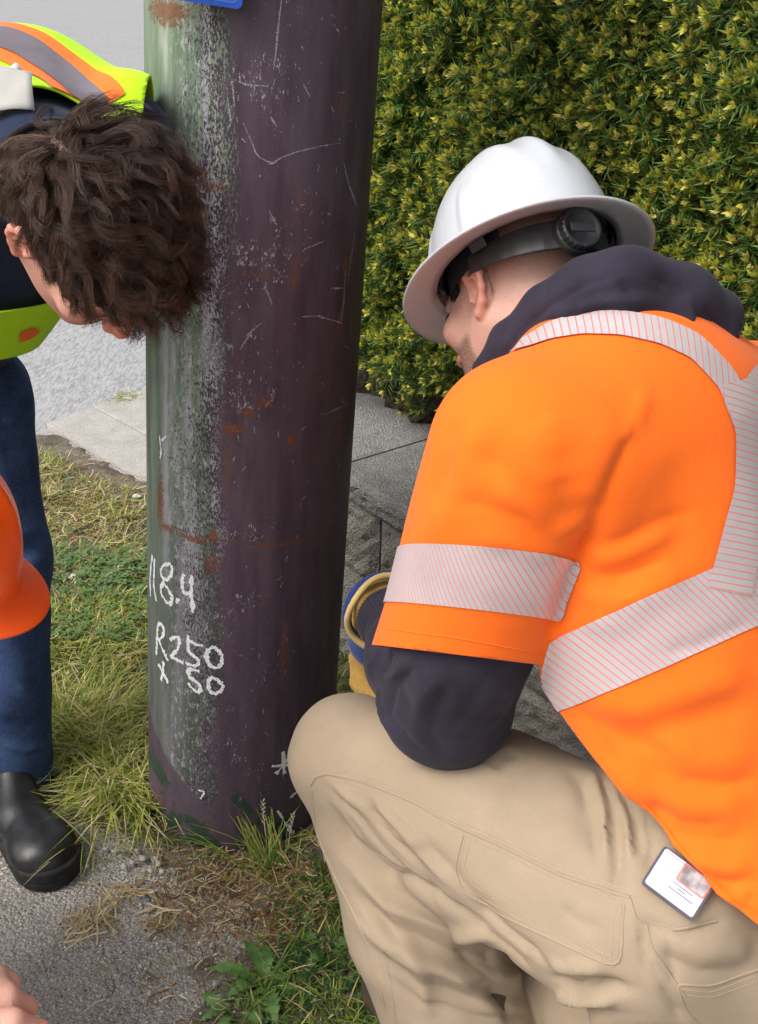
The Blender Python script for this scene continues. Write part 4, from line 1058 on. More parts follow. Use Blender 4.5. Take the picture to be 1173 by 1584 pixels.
V = wrinkle(V, N, F, WN_); N = vnormals(V, F); V = V + N * (lump(V, 60, 0.0018, 33) + folds(V, RIGHT * 0.5 - UP, 110, 0.002, 34))[:, None]
wdir = nrm(K['wri'] - K['elb'])
V, F, _ = clip(V, F, -((V - K['wri']) @ wdir) + 0.004)
sleeve = build('hoodie_sleeve', V, F, M_navy, man)
# ribbed cuff
cl = []; nrib = 54; Vc, Fc = [], []
cx = nrm(np.cross(wdir, [0, 0, 1.0])); cy = np.cross(wdir, cx)
for i in range(9):
    t = i / 8
    for k in range(nrib * 4):
        a = 6.2832 * k / (nrib * 4); rr = 0.045 + 0.003 * math.sin(math.pi * t) + 0.0009 * math.cos(a * nrib) - (0.006 if i in (0, 8) else 0)
        Vc.append(K['wri'] + wdir * (-0.014 + 0.062 * t) + rr * (math.cos(a) * cx + math.sin(a) * cy))
n4 = nrib * 4
for i in range(8):
    for k in range(n4): Fc.append((i * n4 + k, i * n4 + (k + 1) % n4, (i + 1) * n4 + (k + 1) % n4, (i + 1) * n4 + k))
build('cuff', Vc, Fc, M_navy, man)
# hood: thick rolled collar round the neck with the hood slumped on the back
hpts = {k: J(*v) for k, v in dict(a=(760, 572, 1.28), b=(796, 530, 1.25), c=(850, 482, 1.22), d=(908, 445, 1.21), e=(960, 425, 1.235), f=(1000, 440, 1.30), g=(1010, 480, 1.36),
        h1=(830, 520, 1.22), h2=(900, 475, 1.19), h3=(970, 450, 1.20), h4=(1050, 465, 1.21), h5=(1108, 488, 1.23), h6=(1112, 522, 1.215), h7=(1040, 488, 1.185), h8=(960, 465, 1.175)).items()}
def hood_f(P):
    q = hpts
    d = chain(P, [q['a'], q['b'], q['c'], q['d'], q['e'], q['f'], q['g']], [0.022, 0.026, 0.029, 0.030, 0.028, 0.028, 0.03], 0.02)
    d = smin(d, chain(P, [q['a'], q['h1'], q['h2'], q['h3'], q['h4'], q['h5']], [0.02, 0.027, 0.038, 0.044, 0.036, 0.028], 0.03), 0.012)
    d = smin(d, chain(P, [q['h2'], q['h8'], q['h7'], q['h6']], [0.026, 0.028, 0.024, 0.017], 0.02), 0.012)
    d = smin(d, chain(P, [q['h5'], q['h6']], [0.03, 0.02], 0.02), 0.01)
    nk = rc(P, NB_ + nrm(HC - NB_) * -0.05, NB_ + nrm(HC - NB_) * 0.15, 0.064, 0.064)
    return smax(d, -nk, 0.008)
V, F, N = surf(hood_f, *bbox(list(hpts.values()), 0.07), 0.0045)
V = wrinkle(V, N, F, [([(770, 560), (800, 520), (850, 470), (910, 436), (960, 425)], 0.004, -0.005), ([(820, 510), (880, 490), (960, 480), (1040, 490)], 0.009, -0.006), ([(840, 480), (920, 455), (1000, 445), (1060, 465)], 0.009, -0.005),
    ([(850, 495), (930, 468), (1000, 462)], 0.008, 0.005), ([(900, 500), (980, 492), (1050, 505), (1100, 520)], 0.008, 0.005), ([(1000, 420), (1040, 440), (1080, 480), (1100, 520)], 0.008, -0.007), ([(960, 430), (975, 450), (980, 470)], 0.006, -0.006), ([(1090, 470), (1110, 500), (1105, 530)], 0.006, -0.006), ([(1060, 450), (1075, 480), (1070, 510)], 0.008, 0.004)])
N = vnormals(V, F); V = V + N * lump(V, 70, 0.0016, 35)[:, None]
build('hood', V, F, M_navy, man)

# --- work glove (left hand) holding a gauge against the pole
M_gl = cloth('yellow_leather', (0.56, 0.34, 0.09), 0.7, 0.2, 500, 0.3, 30, 0.0, 0.3); M_glb = cloth('blue_knit', (0.02, 0.045, 0.19), 0.85, 0.2, 700, 0.5, 20, 0.2); M_pipe = cloth('pale_leather', (0.62, 0.44, 0.17), 0.7, 0.1)
gw = K['wri'] + wdir * 0.035; gp = J(583, 990, 1.415)
def glove_f(P):
    d = rc(P, gw + wdir * 0.03, gp, 0.043, 0.042)
    for i, (x, y, Y) in enumerate(((558, 1028, 1.44), (569, 1038, 1.43), (580, 1043, 1.425), (592, 1043, 1.42))):
        k1 = J(x - 4, y - 10, Y + 0.01); k2 = J(x - 4, y + 28, Y + 0.005); k3 = J(x + 8, y + 50, Y - 0.01)
        d = smin(d, chain(P, [gp + (k1 - gp) * 0.3, k1, k2, k3], [0.02, 0.0135, 0.0125, 0.0115], 0.006), 0.006)
    d = smin(d, chain(P, [gw + (gp - gw) * 0.5, J(558, 965, 1.43), J(555, 1000, 1.445)], [0.024, 0.014, 0.0125], 0.008), 0.008)
    return d
V, F, N = surf(glove_f, *bbox([gw, gp, J(540, 1100, 1.44), J(545, 930, 1.44)], 0.06), 0.004)
glove = build('glove', V, F, M_gl, man)
zz1 = to_px(V)
gN = vnormals(V, F)
# blue back panel and cuff edge
fb = np.where(True, 0.5 * 0.06 - np.abs((V - gw) @ wdir - 0.02), -1)
tv, tf, _ = clip(V + gN * 0.0012, F, np.minimum(0.05 - np.linalg.norm(V - J(558, 985, 1.42), axis=1), V[:, 2] - J(545, 1012, 1.43)[2])); 
if len(tf): build('glove_back', tv, tf, M_glb, glove)
ring = [gw + wdir * 0.012 + 0.059 * (math.cos(a) * cx + math.sin(a) * cy) + wdir * 0.006 * math.sin(3 * a) for a in np.linspace(0, 6.2832, 40)]
v, f = tube(ring, 0.0048, 8); build('glove_cuff', v, f, M_pipe, glove)
ring2 = [gw + wdir * 0.024 + 0.057 * (math.cos(a) * cx + math.sin(a) * cy) for a in np.linspace(0, 6.2832, 40)]
v, f = tube(ring2, 0.0065, 8); build('glove_cuff', v, f, M_glb, glove)
# --- boots (below the picture)
M_boot = flat('brown_boot_leather', (0.07, 0.045, 0.03), 0.6)
for nm, a, d3 in (('boot', np.array([K['ankL'][0], K['ankL'][1], 0.0]), np.array([-0.6, 0.6, 0])), ('boot', np.array([K['footR'][0], K['footR'][1], 0.0]), np.array([0.2, -0.8, 0]))):
    d3 = nrm(d3)
    fb_ = lambda P, a=a, d3=d3: smax(smin(rc(P, a - d3 * 0.05 + [0, 0, 0.05], a + d3 * 0.16 + [0, 0, 0.042], 0.047, 0.045), rc(P, a + [0, 0, 0.05], a + [0, 0, 0.16], 0.05, 0.055), 0.03), 0.004 - P[:, 2], 0.005)
    v, f, _ = surf(fb_, *bbox([a - 0.12, a + d3 * 0.16, a + [0, 0, 0.2]], 0.07), 0.007, 1); build(nm, v, f, M_boot, man)
# ================================================================== hard hats
def hat(name, c, A, a, b_, h, brim, label, mat, full=True, visor=0.0):
    """c: centre of the rim plane; A: right, face, up columns. Shell and brim with thickness."""
    root = empty(name, c); tag(root, label, 'hard hat')
    nth = 160; th = np.linspace(0, 2 * math.pi, nth, endpoint=False)
    prof = [(math.sin(R(x)) ** 0.88, math.cos(R(x)) ** 0.92 * h) for x in np.linspace(1, 90, 26)]
    def shell(off, zoff):
        V = []
        for rho, z in prof:
            for t in th:
                x, y = math.sin(t) * (a + off) * rho, math.cos(t) * (b_ + off) * rho
                up_ = z / h
                rid = 0.0075 * math.exp(-(x / 0.013) ** 2) * sstep(np.array(up_), 0.25, 0.6) * 1.0
                rid += 0.004 * (math.exp(-((abs(x) - 0.043) / 0.012) ** 2)) * sstep(np.array(up_), 0.25, 0.55)
                # squarish bosses where the inner band clips in
                rid2 = 0.0
                for t0 in (R(62), R(-62), R(118), R(-118)):
                    dt = (t - t0 + math.pi) % (2 * math.pi) - math.pi
                    q = max(0.0, 1 - (abs(dt) / 0.13) ** 6) * max(0.0, 1 - (abs(up_ - 0.24) / 0.30) ** 6); rid2 = max(rid2, q)
                k = 1 + (rid2 * 0.0035) / max(0.05, math.hypot(x, y))
                V.append((x * k, y * k, z + float(rid) + zoff))
        return V
    Vo = shell(0, 0); n = len(prof); F = []
    # brim rings beyond the rim
    rings = []
    for s, dz in ((0.06, -0.001), (0.25, -0.004), (0.5, -0.008), (0.8, -0.012), (0.97, -0.0135), (1.0, -0.0155), (0.97, -0.0178), (0.8, -0.0158), (0.5, -0.0118), (0.2, -0.0075), (0.0, -0.0045)):
        ring = []
        for t in th:
            bw = brim(t); e = s * bw; x, y = math.sin(t) * a, math.cos(t) * b_; nn = nrm([math.sin(t) / a, math.cos(t) / b_, 0])
            ring.append((x + nn[0] * e - (nn[0] * 0.0025 if s == 0.0 else 0), y + nn[1] * e - (nn[1] * 0.0025 if s == 0.0 else 0), dz * (bw / 0.045) if bw > 0.012 else dz * 0.3))
        rings.append(ring)
    Vi = shell(-0.0026, -0.0026)
    V = list(Vo)
    for r_g in rings: V += r_g
    off_i = len(V); V += Vi
    rows = [list(range(i * nth, (i + 1) * nth)) for i in range(n)] + [list(range((n + i) * nth, (n + i + 1) * nth)) for i in range(len(rings))] + [list(range(off_i + i * nth, off_i + (i + 1) * nth)) for i in range(n - 1, -1, -1)]
    for r1, r2 in zip(rows[:-1], rows[1:]):
        for k in range(nth): F.append((r1[k], r1[(k + 1) % nth], r2[(k + 1) % nth], r2[k]))
    F.append(tuple(rows[0])[::-1]); F.append(tuple(rows[-1]))
    W = np.array(V, float) @ A.T + c
    o = build('shell', W, [f[::-1] for f in F], mat, root)
    return root
def gloss(name, col, rough, coat=0.3, var=0.04):
    b = NB(name); co = b.co(); c = b.mix(b.step(b.noise(25, 5, co), 0.35, 0.7), tuple(x * (1 - var) for x in col), col)
    c = b.mix(b.math('MULTIPLY', b.step(b.noise(130, 4, co, 0.7), 0.58, 0.70), 0.30), c, tuple(x * 0.5 for x in col))
    b.b.inputs['Coat Weight'].default_value = coat; b.b.inputs['Coat Roughness'].default_value = 0.25
    return b.set(Base_Color=c, Roughness=rough, Normal=b.bump(b.noise(260, 2, co), 0.05, 0.001))
M_white = gloss('white_plastic', (0.53, 0.545, 0.575), 0.33); M_hatorange = gloss('orange_plastic', (1.0, 0.115, 0.006), 0.35, 0.3, 0.05)
M_black = flat('black_plastic', (0.018, 0.018, 0.02), 0.42, 0.5, var=0.3, scale=90); M_blackm = flat('black_webbing', (0.012, 0.012, 0.014), 0.85, 0.2, var=0.4, scale=200)
HTA = frame((-0.30, 0.64, -0.70), (-0.20, 0.69, 0.69)); HT = J(812, 412, 1.345)
wh = hat('hard_hat', HT, HTA, 0.109, 0.128, 0.146, lambda t: 0.041 + 0.008 * max(0, math.cos(t)) ** 2, 'white full-brim hard hat on the kneeling worker', M_white)
# suspension: head band, rear strap and ratchet knob
def hl(p): return HTA @ np.asarray(p, float) + HT
def strap(name, path, wd, th_, mat, par, up=(0, 0, 1)):
    V, F = [], []; n = len(path)
    for i, p in enumerate(path):
        p = np.array(p, float); t = nrm(np.array(path[min(i + 1, n - 1)]) - np.array(path[max(i - 1, 0)])); u = np.array(up, float); u = nrm(u - t * (u @ t)); o_ = np.cross(t, u)
        w_ = wd[i] if hasattr(wd, '__len__') else wd
        for x, y in ((-1, -1), (1, -1), (1, 1), (-1, 1)): V.append(hl(p + u * x * w_ / 2 + o_ * y * th_ / 2))
    for i in range(n - 1):
        for k in range(4): F.append((4 * i + k, 4 * i + (k + 1) % 4, 4 * i + 4 + (k + 1) % 4, 4 * i + 4 + k))
    F += [(3, 2, 1, 0), tuple(4 * (n - 1) + k for k in range(4))]
    o = build(name, V, F, mat, par, smooth=False); m = o.modifiers.new('bevel', 'BEVEL'); m.width = 0.0012; m.segments = 2; return o
def ringpt(t, ra, rb, z): return (math.sin(t) * ra, math.cos(t) * rb, z)
strap('head_band', [ringpt(R(x), 0.090, 0.112, 0.004 - 0.006 * (1 - math.cos(R(x)))) for x in range(-130, 131, 10)], 0.030, 0.003, M_blackm, wh)
strap('brow_pad', [ringpt(R(x), 0.086, 0.107, 0.0) for x in range(-75, 76, 10)], 0.040, 0.006, M_blackm, wh)
strap('rear_strap', [ringpt(R(x), 0.091, 0.116, -0.014 - 0.014 * math.sin(math.pi * (x - 95) / 171)) for x in range(95, 266, 9)], [0.020 + 0.016 * math.sin(math.pi * min(1, max(0, (i - 1) / 17))) for i in range(20)], 0.0045, M_black, wh)
for x in (-62, 62, -118, 118): strap('clip', [ringpt(R(x), 0.105, 0.124, 0.03), ringpt(R(x), 0.104, 0.122, 0.0), ringpt(R(x), 0.097, 0.116, -0.012)], 0.022, 0.005, M_black, wh, up=(math.cos(R(x)), -math.sin(R(x)), 0))
for x in (-40, 0, 40): 
    t1 = R(x); strap('crown_strap', [(math.sin(t1) * 0.10 * math.cos(R(q)), math.cos(t1) * 0.118 * math.cos(R(q)), 0.012 + 0.085 * math.sin(R(q))) for q in range(0, 181, 12)], 0.018, 0.002, M_blackm, wh, up=(math.cos(t1), -math.sin(t1), 0))
kc = np.array([0.0, -0.117, -0.028]); kd = nrm([0.0, -1.0, -0.12]); kx = np.array([1.0, 0, 0]); ky = np.cross(kd, kx)
def disc(name, c0, prof_, n, mat, par, knurl=0):
    V, F = [], []
    for (r_, d_) in prof_:
        for k in range(n):
            t = 6.2832 * k / n; rr = r_ * (1 + (0.03 * math.cos(knurl * t) if knurl and r_ > 0.0242 else 0)); V.append(hl(c0 + kd * d_ + rr * (math.cos(t) * kx + math.sin(t) * ky)))
    for i in range(len(prof_) - 1):
        for k in range(n): F.append((i * n + k, i * n + (k + 1) % n, (i + 1) * n + (k + 1) % n, (i + 1) * n + k))
    F.append(tuple(range((len(prof_) - 1) * n, len(prof_) * n))); return build(name, V, F, mat, par)
disc('ratchet_housing', kc, ((0.026, -0.004), (0.0265, 0.006), (0.025, 0.008), (0.02, 0.0085)), 48, M_black, wh)
disc('ratchet_knob', kc, ((0.0245, 0.006), (0.0247, 0.016), (0.0235, 0.0185), (0.020, 0.0185), (0.0192, 0.0172), (0.001, 0.0172)), 96, M_black, wh, 24)
# moulded lettering panel on the knob: a raised rounded bar
strap('knob_bar', [tuple(kc + kd * 0.0178 + kx * x) for x in (-0.015, -0.007, 0.007, 0.015)], 0.011, 0.0016, flat('knob_bar_plastic', (0.03, 0.03, 0.033), 0.5), wh, up=tuple(ky))

# ================================================================== identity badge at the hip
bs2 = bs
bc = [hit(bp, *q) + nrm(CAM - hit(bp, *q)) * 0.012 for q in ((993, 1366), (1070, 1424), (1108, 1380), (1041, 1318))]     # left, bottom, right, top corners
bu = nrm(bc[1] - bc[0]); bvv = bc[3] - bc[0]; bv_ = nrm(bvv - bu * (bvv @ bu)); bn = np.cross(bu, bv_); bn = bn if bn @ (CAM - bc[0]) > 0 else -bn
bw_, bh_ = np.linalg.norm(bc[1] - bc[0]), bvv @ bv_
badge = empty('identity_badge', bc[0]); tag(badge, 'white identity badge in a dark holder hanging at the orange shirt hem', 'badge')
def card(name, x0, x1, y0, y1, t0, t1, rad, mat):
    global ux, uz, un
    sv = (ux, uz, un); ux, uz, un = bu, bv_, bn
    V, F = plate(bc[0], x0, x1, y0, y1, t0, t1, rad); ux, uz, un = sv
    return build(name, V, F if True else F, mat, badge, smooth=False)
M_card = flat('white_card', (0.72, 0.72, 0.80), 0.35, var=0.03); M_ink = flat('grey_print', (0.22, 0.22, 0.30), 0.5); M_cor = flat('coral_line', (0.85, 0.22, 0.16), 0.5)
card('holder', -0.0012, bw_ + 0.0012, -0.0012, bh_, 0, 0.003, 0.004, flat('dark_holder', (0.11, 0.10, 0.14), 0.35))
card('card_face', 0.0015, bw_ - 0.0015, 0.0015, bh_ - 0.002, 0.0032, 0.0038, 0.003, M_card)
card('photo_frame', bw_ * 0.42, bw_ * 0.98, bh_ * 0.50, bh_ * 0.96, 0.0039, 0.0042, 0.003, M_cor)
card('photo', bw_ * 0.45, bw_ * 0.955, bh_ * 0.53, bh_ * 0.93, 0.0043, 0.0046, 0.003, flat('photo_print', (0.40, 0.36, 0.37), 0.4, var=0.45, scale=70))
for i, (x0, x1, y) in enumerate(((0.40, 0.80, 0.42), (0.52, 0.68, 0.35), (0.38, 0.86, 0.27), (0.12, 0.34, 0.62), (0.10, 0.36, 0.52))):
    card('text_line', bw_ * x0, bw_ * x1, bh_ * y, bh_ * (y + 0.025), 0.0039, 0.0041, 0.0002, M_ink if i < 3 else flat('faint_print', (0.5, 0.5, 0.58), 0.5))
card('rule', bw_ * 0.05, bw_ * 0.42, bh_ * 0.90, bh_ * 0.915, 0.0039, 0.0041, 0.0002, M_cor)

# ================================================================== bending worker on the far side
Lp = {}
Lp['pelvis'] = J(-135, 590, 1.80); Lp['chest'] = J(35, 238, 1.60); Lp['c7'] = J(45, 235, 1.45); Lp['shL'] = J(170, 226, 1.545); Lp['shR'] = J(-190, 170, 1.42)
Lp['elbL'] = J(330, 360, 1.96); Lp['hipL'] = J(-40, 610, 1.77); Lp['kneeL'] = J(8, 870, 1.70); Lp['ankL'] = J(18, 1195, 1.70)
off_ = np.array([-0.26, -0.06, 0]); Lp['hipR'] = Lp['hipL'] + off_; Lp['kneeR'] = Lp['kneeL'] + off_ * 1.1; Lp['ankR'] = Lp['ankL'] + off_ * 1.1
LC = J(150, 360, 1.25); LB = vbasis(150, 362); LA = frame(LB @ [0.37, -0.925, -0.02], LB @ [0.40, 0.14, 0.90])
lface = np.array([0.45, -0.85, -0.2])
bend = empty('person', (Lp['ankL'][0] - 0.12, Lp['ankL'][1], 0.0)); tag(bend, 'dark curly haired worker bending over in a lime vest and blue jeans', 'person')
lneck = to_local(Lp['c7'][None], LC, LA)[0]
def lbody_f(P):
    d = head_sdf(to_local(P, LC, LA), lneck, 0.055)
    t = ecap(P, Lp['pelvis'], Lp['chest'], 0.09, 0.125, lface, 0.72)
    t = smin(t, rc(P, Lp['chest'], Lp['c7'], 0.09, 0.055), 0.04)
    t = smin(t, chain(P, [Lp['chest'], Lp['shL'], Lp['elbL']], [0.06, 0.05, 0.04]), 0.03)
    t = smin(t, chain(P, [Lp['chest'], Lp['shR'], Lp['shR'] + [0.0, -0.1, -0.30], Lp['shR'] + [-0.05, -0.06, -0.50]], [0.06, 0.05, 0.04, 0.03]), 0.03)
    for s in 'LR': t = smin(t, chain(P, [Lp['pelvis'], Lp['hip' + s], Lp['knee' + s], Lp['ank' + s]], [0.08, 0.065, 0.05, 0.04]), 0.03)
    return smin(d, t, 0.02)
lo, hi = bbox([LC - 0.15, LC + 0.15], 0.02)
V, F, N = surf(lbody_f, lo, hi, 0.0038)
Q = to_local(V, LC, LA)
earm = sstep(np.abs(Q[:, 0]), 0.076, 0.081) * (np.abs(Q[:, 1] + 0.012) < 0.03) * (np.abs(Q[:, 2] + 0.01) < 0.045)
hz = 0.015 + 0.50 * (Q[:, 1] + 0.0)
scal = sstep(Q[:, 2] - np.where(Q[:, 1] > 0.0, 0.9 * Q[:, 1] - 0.010, np.where(Q[:, 1] > -0.022, -0.010, -0.135)), 0.0, 0.012) * (1 - earm)
red = np.clip(earm * 0.8 + sstep(np.linalg.norm(Q - [0, 0.11, -0.035], axis=1), 0.035, 0.01) + 0.25, 0, 1)
M_skin2 = skin_mat('skin_ruddy', (0.62, 0.36, 0.28), (0.58, 0.22, 0.15), (0.03, 0.018, 0.012))
Vb, Fb, _ = surf(lbody_f, *bbox([Lp[k] for k in Lp] + [Lp['shR'] + [-0.05, -0.06, -0.50]], 0.16), 0.013, 1)
inb = ((Vb > lo + 0.004) & (Vb < hi - 0.004)).all(1); Fb = Fb[~inb[Fb].all(1)]
zb = np.zeros(len(Vb)); lbod = build('body', np.concatenate([V, Vb]), np.concatenate([F, Fb + len(V)]), M_skin2, bend, attrs={'hair': np.concatenate([scal, zb]), 'red': np.concatenate([red, zb])})
# --- hair: curly locks of fine strands
def make_hair(Vh, Nh, mask, C, A, nguide, nstr, seed, lenf):
    r = np.random.default_rng(seed); ids = np.where(mask > 0.5)[0]
    nseg = 9
    gi = r.choice(ids, nguide, replace=False); gp_ = Vh[gi].astype(float); gn = Nh[gi].astype(float)
    ql = to_local(gp_, C, A).astype(float); crown = np.array([0.03, -0.115, 0.045])
    fl = ql - crown; fl = fl / np.linalg.norm(fl, axis=1)[:, None]; fl = fl + 0.35 * np.cross(np.array([0, 0, 1.0]), fl) + 0.3 * np.array([0, 1.0, 0]) + r.normal(size=fl.shape) * 0.30; front = np.clip((ql[:, 1] + 0.02) / 0.08, 0, 1) * np.clip(ql[:, 2] / 0.08, 0, 1)
    fw = fl @ A.T; fw -= gn * (fw * gn).sum(1)[:, None]; fw /= np.linalg.norm(fw, axis=1)[:, None]
    L = lenf(ql) * (0.75 + 0.5 * r.random(nguide)); bi = np.cross(gn, fw)
    ph = r.random(nguide) * 6.28; cr = (0.0065 + 0.006 * r.random(nguide)) * np.clip(L / 0.06, 0.3, 1.1); turns = 1.0 + 0.8 * r.random(nguide); sgn = np.sign(r.normal(size=nguide))
    path = np.zeros((nguide, nseg + 1, 3))
    for i in range(nseg + 1):
        t = i / nseg
        base = gp_ + gn * (L * (0.20 + 0.16 * front) * math.sin(2.4 * t))[:, None] + fw * (L * (0.74 * t ** 1.15))[:, None]
        a_ = ph + sgn * 6.28 * turns * t
        curl = (np.cos(a_)[:, None] * bi * 0.9 + np.sin(a_)[:, None] * ((0.35 + 0.4 * front)[:, None] * gn + 0.5 * fw)) * (cr * min(1, t * 1.8))[:, None]
        path[:, i] = base + curl
    si = r.choice(ids, nstr); sp = Vh[si].astype(float) + r.normal(size=(nstr, 3)) * 0.0015
    near = np.empty(nstr, int)
    for s in range(0, nstr, 2000): near[s:s + 2000] = ((sp[s:s + 2000, None] - gp_[None]) ** 2).sum(-1).argmin(1)
    dlt = sp - gp_[near]; tt = np.linspace(0, 1, nseg + 1)
    tight = (1 - 0.58 * tt ** 0.8)[None, :, None]
    S = path[near] + dlt[:, None] * tight + np.cumsum(r.normal(size=(nstr, nseg + 1, 3)) * 0.0004, 1)
    lf = 0.8 + 0.35 * r.random(nstr); S = S[:, :1] + (S - S[:, :1]) * lf[:, None, None]
    # ribbons with triangular section
    T = np.gradient(S, axis=1); T /= np.maximum(np.linalg.norm(T, axis=2), 1e-9)[..., None]
    X = np.cross(T, np.array([0.3, 0.5, 0.8])); X /= np.maximum(np.linalg.norm(X, axis=2), 1e-9)[..., None]; Y = np.cross(T, X)
    rad = 0.00030 * (1 - 0.75 * tt ** 2)[None, :, None]
    rings = np.stack([S + rad * (math.cos(a) * X + math.sin(a) * Y) for a in (0, 2.094, 4.189)], 2)
    Vv = rings.reshape(-1, 3); m = nseg + 1
    bi_ = (np.arange(nstr) * m * 3)[:, None, None] + (np.arange(nseg) * 3)[None, :, None] + np.arange(3)[None, None]
    nx_ = (np.arange(nstr) * m * 3)[:, None, None] + (np.arange(nseg) * 3)[None, :, None] + ((np.arange(3) + 1) % 3)[None, None]
    Fv = np.stack([bi_, nx_, nx_ + 3, bi_ + 3], -1).reshape(-1, 4)
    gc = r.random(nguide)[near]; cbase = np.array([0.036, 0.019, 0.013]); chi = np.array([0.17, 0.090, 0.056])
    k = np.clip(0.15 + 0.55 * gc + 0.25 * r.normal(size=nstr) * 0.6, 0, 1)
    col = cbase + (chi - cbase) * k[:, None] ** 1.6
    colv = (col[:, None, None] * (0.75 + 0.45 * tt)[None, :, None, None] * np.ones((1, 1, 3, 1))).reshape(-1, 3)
    return Vv, Fv, colv
def lh(q): return np.clip(0.008 + 0.056 * np.clip((q[:, 2] + 0.015) / 0.08, 0, 1) + 0.008 * np.clip(q[:, 1] / 0.05, 0, 1) + 0.022 * np.clip((-q[:, 1] - 0.03) / 0.04, 0, 1), 0.008, 0.090)
Vh, Fh, Ch = make_hair(V, N, scal, LC, LA, 800, 20000, 3, lh)
def hair_mat(name):
    b = NB(name); c = b.attr('col', 0); b.b.inputs['Specular IOR Level'].default_value = 0.4
    return b.set(Base_Color=c, Roughness=0.38)
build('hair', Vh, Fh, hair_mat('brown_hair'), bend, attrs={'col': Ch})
# two crumbs caught in the hair
# --- jeans
def denim():
    b = NB('denim'); co = b.co(); n = b.noise(8, 5, co, 0.65); st_ = b.noise(420, 2, b.n('Mapping', {'Vector': co, 'Scale': (1, 1, 0.15)})); f = b.noise(850, 2, co)
    c = b.mix(b.step(n, 0.35, 0.7), (0.014, 0.028, 0.080), (0.042, 0.080, 0.185)); c = b.mix(b.math('MULTIPLY', b.step(st_, 0.5, 0.7), 0.45), c, (0.06, 0.10, 0.20)); c = b.mix(b.math('MULTIPLY', b.step(f, 0.5, 0.66), 0.6), c, (0.13, 0.18, 0.31))
    b.b.inputs['Specular IOR Level'].default_value = 0.15
    return b.set(Base_Color=c, Roughness=0.9, Normal=b.bump(f, 0.3, 0.0007, b.bump(b.noise(50, 3, co), 0.2, 0.004)))
M_denim = denim(); M_dst = flat('denim_thread', (0.34, 0.42, 0.55), 0.9)
def jeans_f(P):
    d = None
    for s in 'LR':
        e = chain(P, [Lp['hip' + s], Lp['knee' + s], Lp['ank' + s] + [0, 0, -0.06]], [0.093, 0.076, 0.072], 0.03); d = e if d is None else smin(d, e, 0.03)
    return smin(d, ell(P, Lp['pelvis'] + [0.0, 0, -0.02], (0.17, 0.14, 0.13)), 0.05)
V, F, N = surf(jeans_f, *bbox([Lp[k] for k in ('pelvis', 'hipL', 'hipR', 'kneeL', 'kneeR', 'ankL', 'ankR')], 0.18), 0.0065)
V = wrinkle(V, N, F, [([(0, 700), (40, 690), (66, 650)], 0.014, -0.008), ([(0, 660), (40, 640), (66, 610)], 0.012, 0.006), ([(0, 860), (40, 850), (72, 835)], 0.012, -0.007), ([(0, 890), (40, 875), (72, 862)], 0.010, 0.006), ([(0, 840), (40, 825), (66, 815)], 0.01, 0.005), ([(20, 1060), (50, 1080), (75, 1075)], 0.012, 0.006),
    ([(0, 1110), (40, 1125), (76, 1110)], 0.01, -0.006), ([(0, 1150), (40, 1160), (76, 1150)], 0.01, 0.006), ([(20, 950), (50, 1000), (60, 1060)], 0.012, -0.004), ([(0, 760), (30, 790), (55, 780)], 0.012, -0.004)])
N = vnormals(V, F); V = V + N * (lump(V, 45, 0.002, 51) + folds(V, RIGHT, 70, 0.003, 52))[:, None]
zc = Lp['ankL'][2] + 0.0
V, F, _ = clip(V, F, V[:, 2] - (G(40, 1213, 0.0)[2] + Lp['ankL'][2] - 0.002))
jeans = build('jeans', V, F, M_denim, bend); solidify(jeans, 0.004)
jb = bvh(V, F)
hz_ = V[:, 2].min()
for dz in (0.016,):
    for s in 'LR':
        ring = []
        for a in np.linspace(0, 6.2832, 60):
            o_ = Lp['ank' + s] + [0, 0, 0]; o_ = np.array([o_[0], o_[1], hz_ + dz]); h = jb.ray_cast(Vector(o_ + 0.16 * np.array([math.cos(a), math.sin(a), 0])), Vector((-math.cos(a), -math.sin(a), 0)))
            if h[0] is not None: ring.append(np.array(h[0]) + 0.0004 * np.array([math.cos(a), math.sin(a), 0]))
        if len(ring) > 10: v, f = tube(ring, 0.0014, 5); build('hem_stitch', v, f, M_dst, jeans)
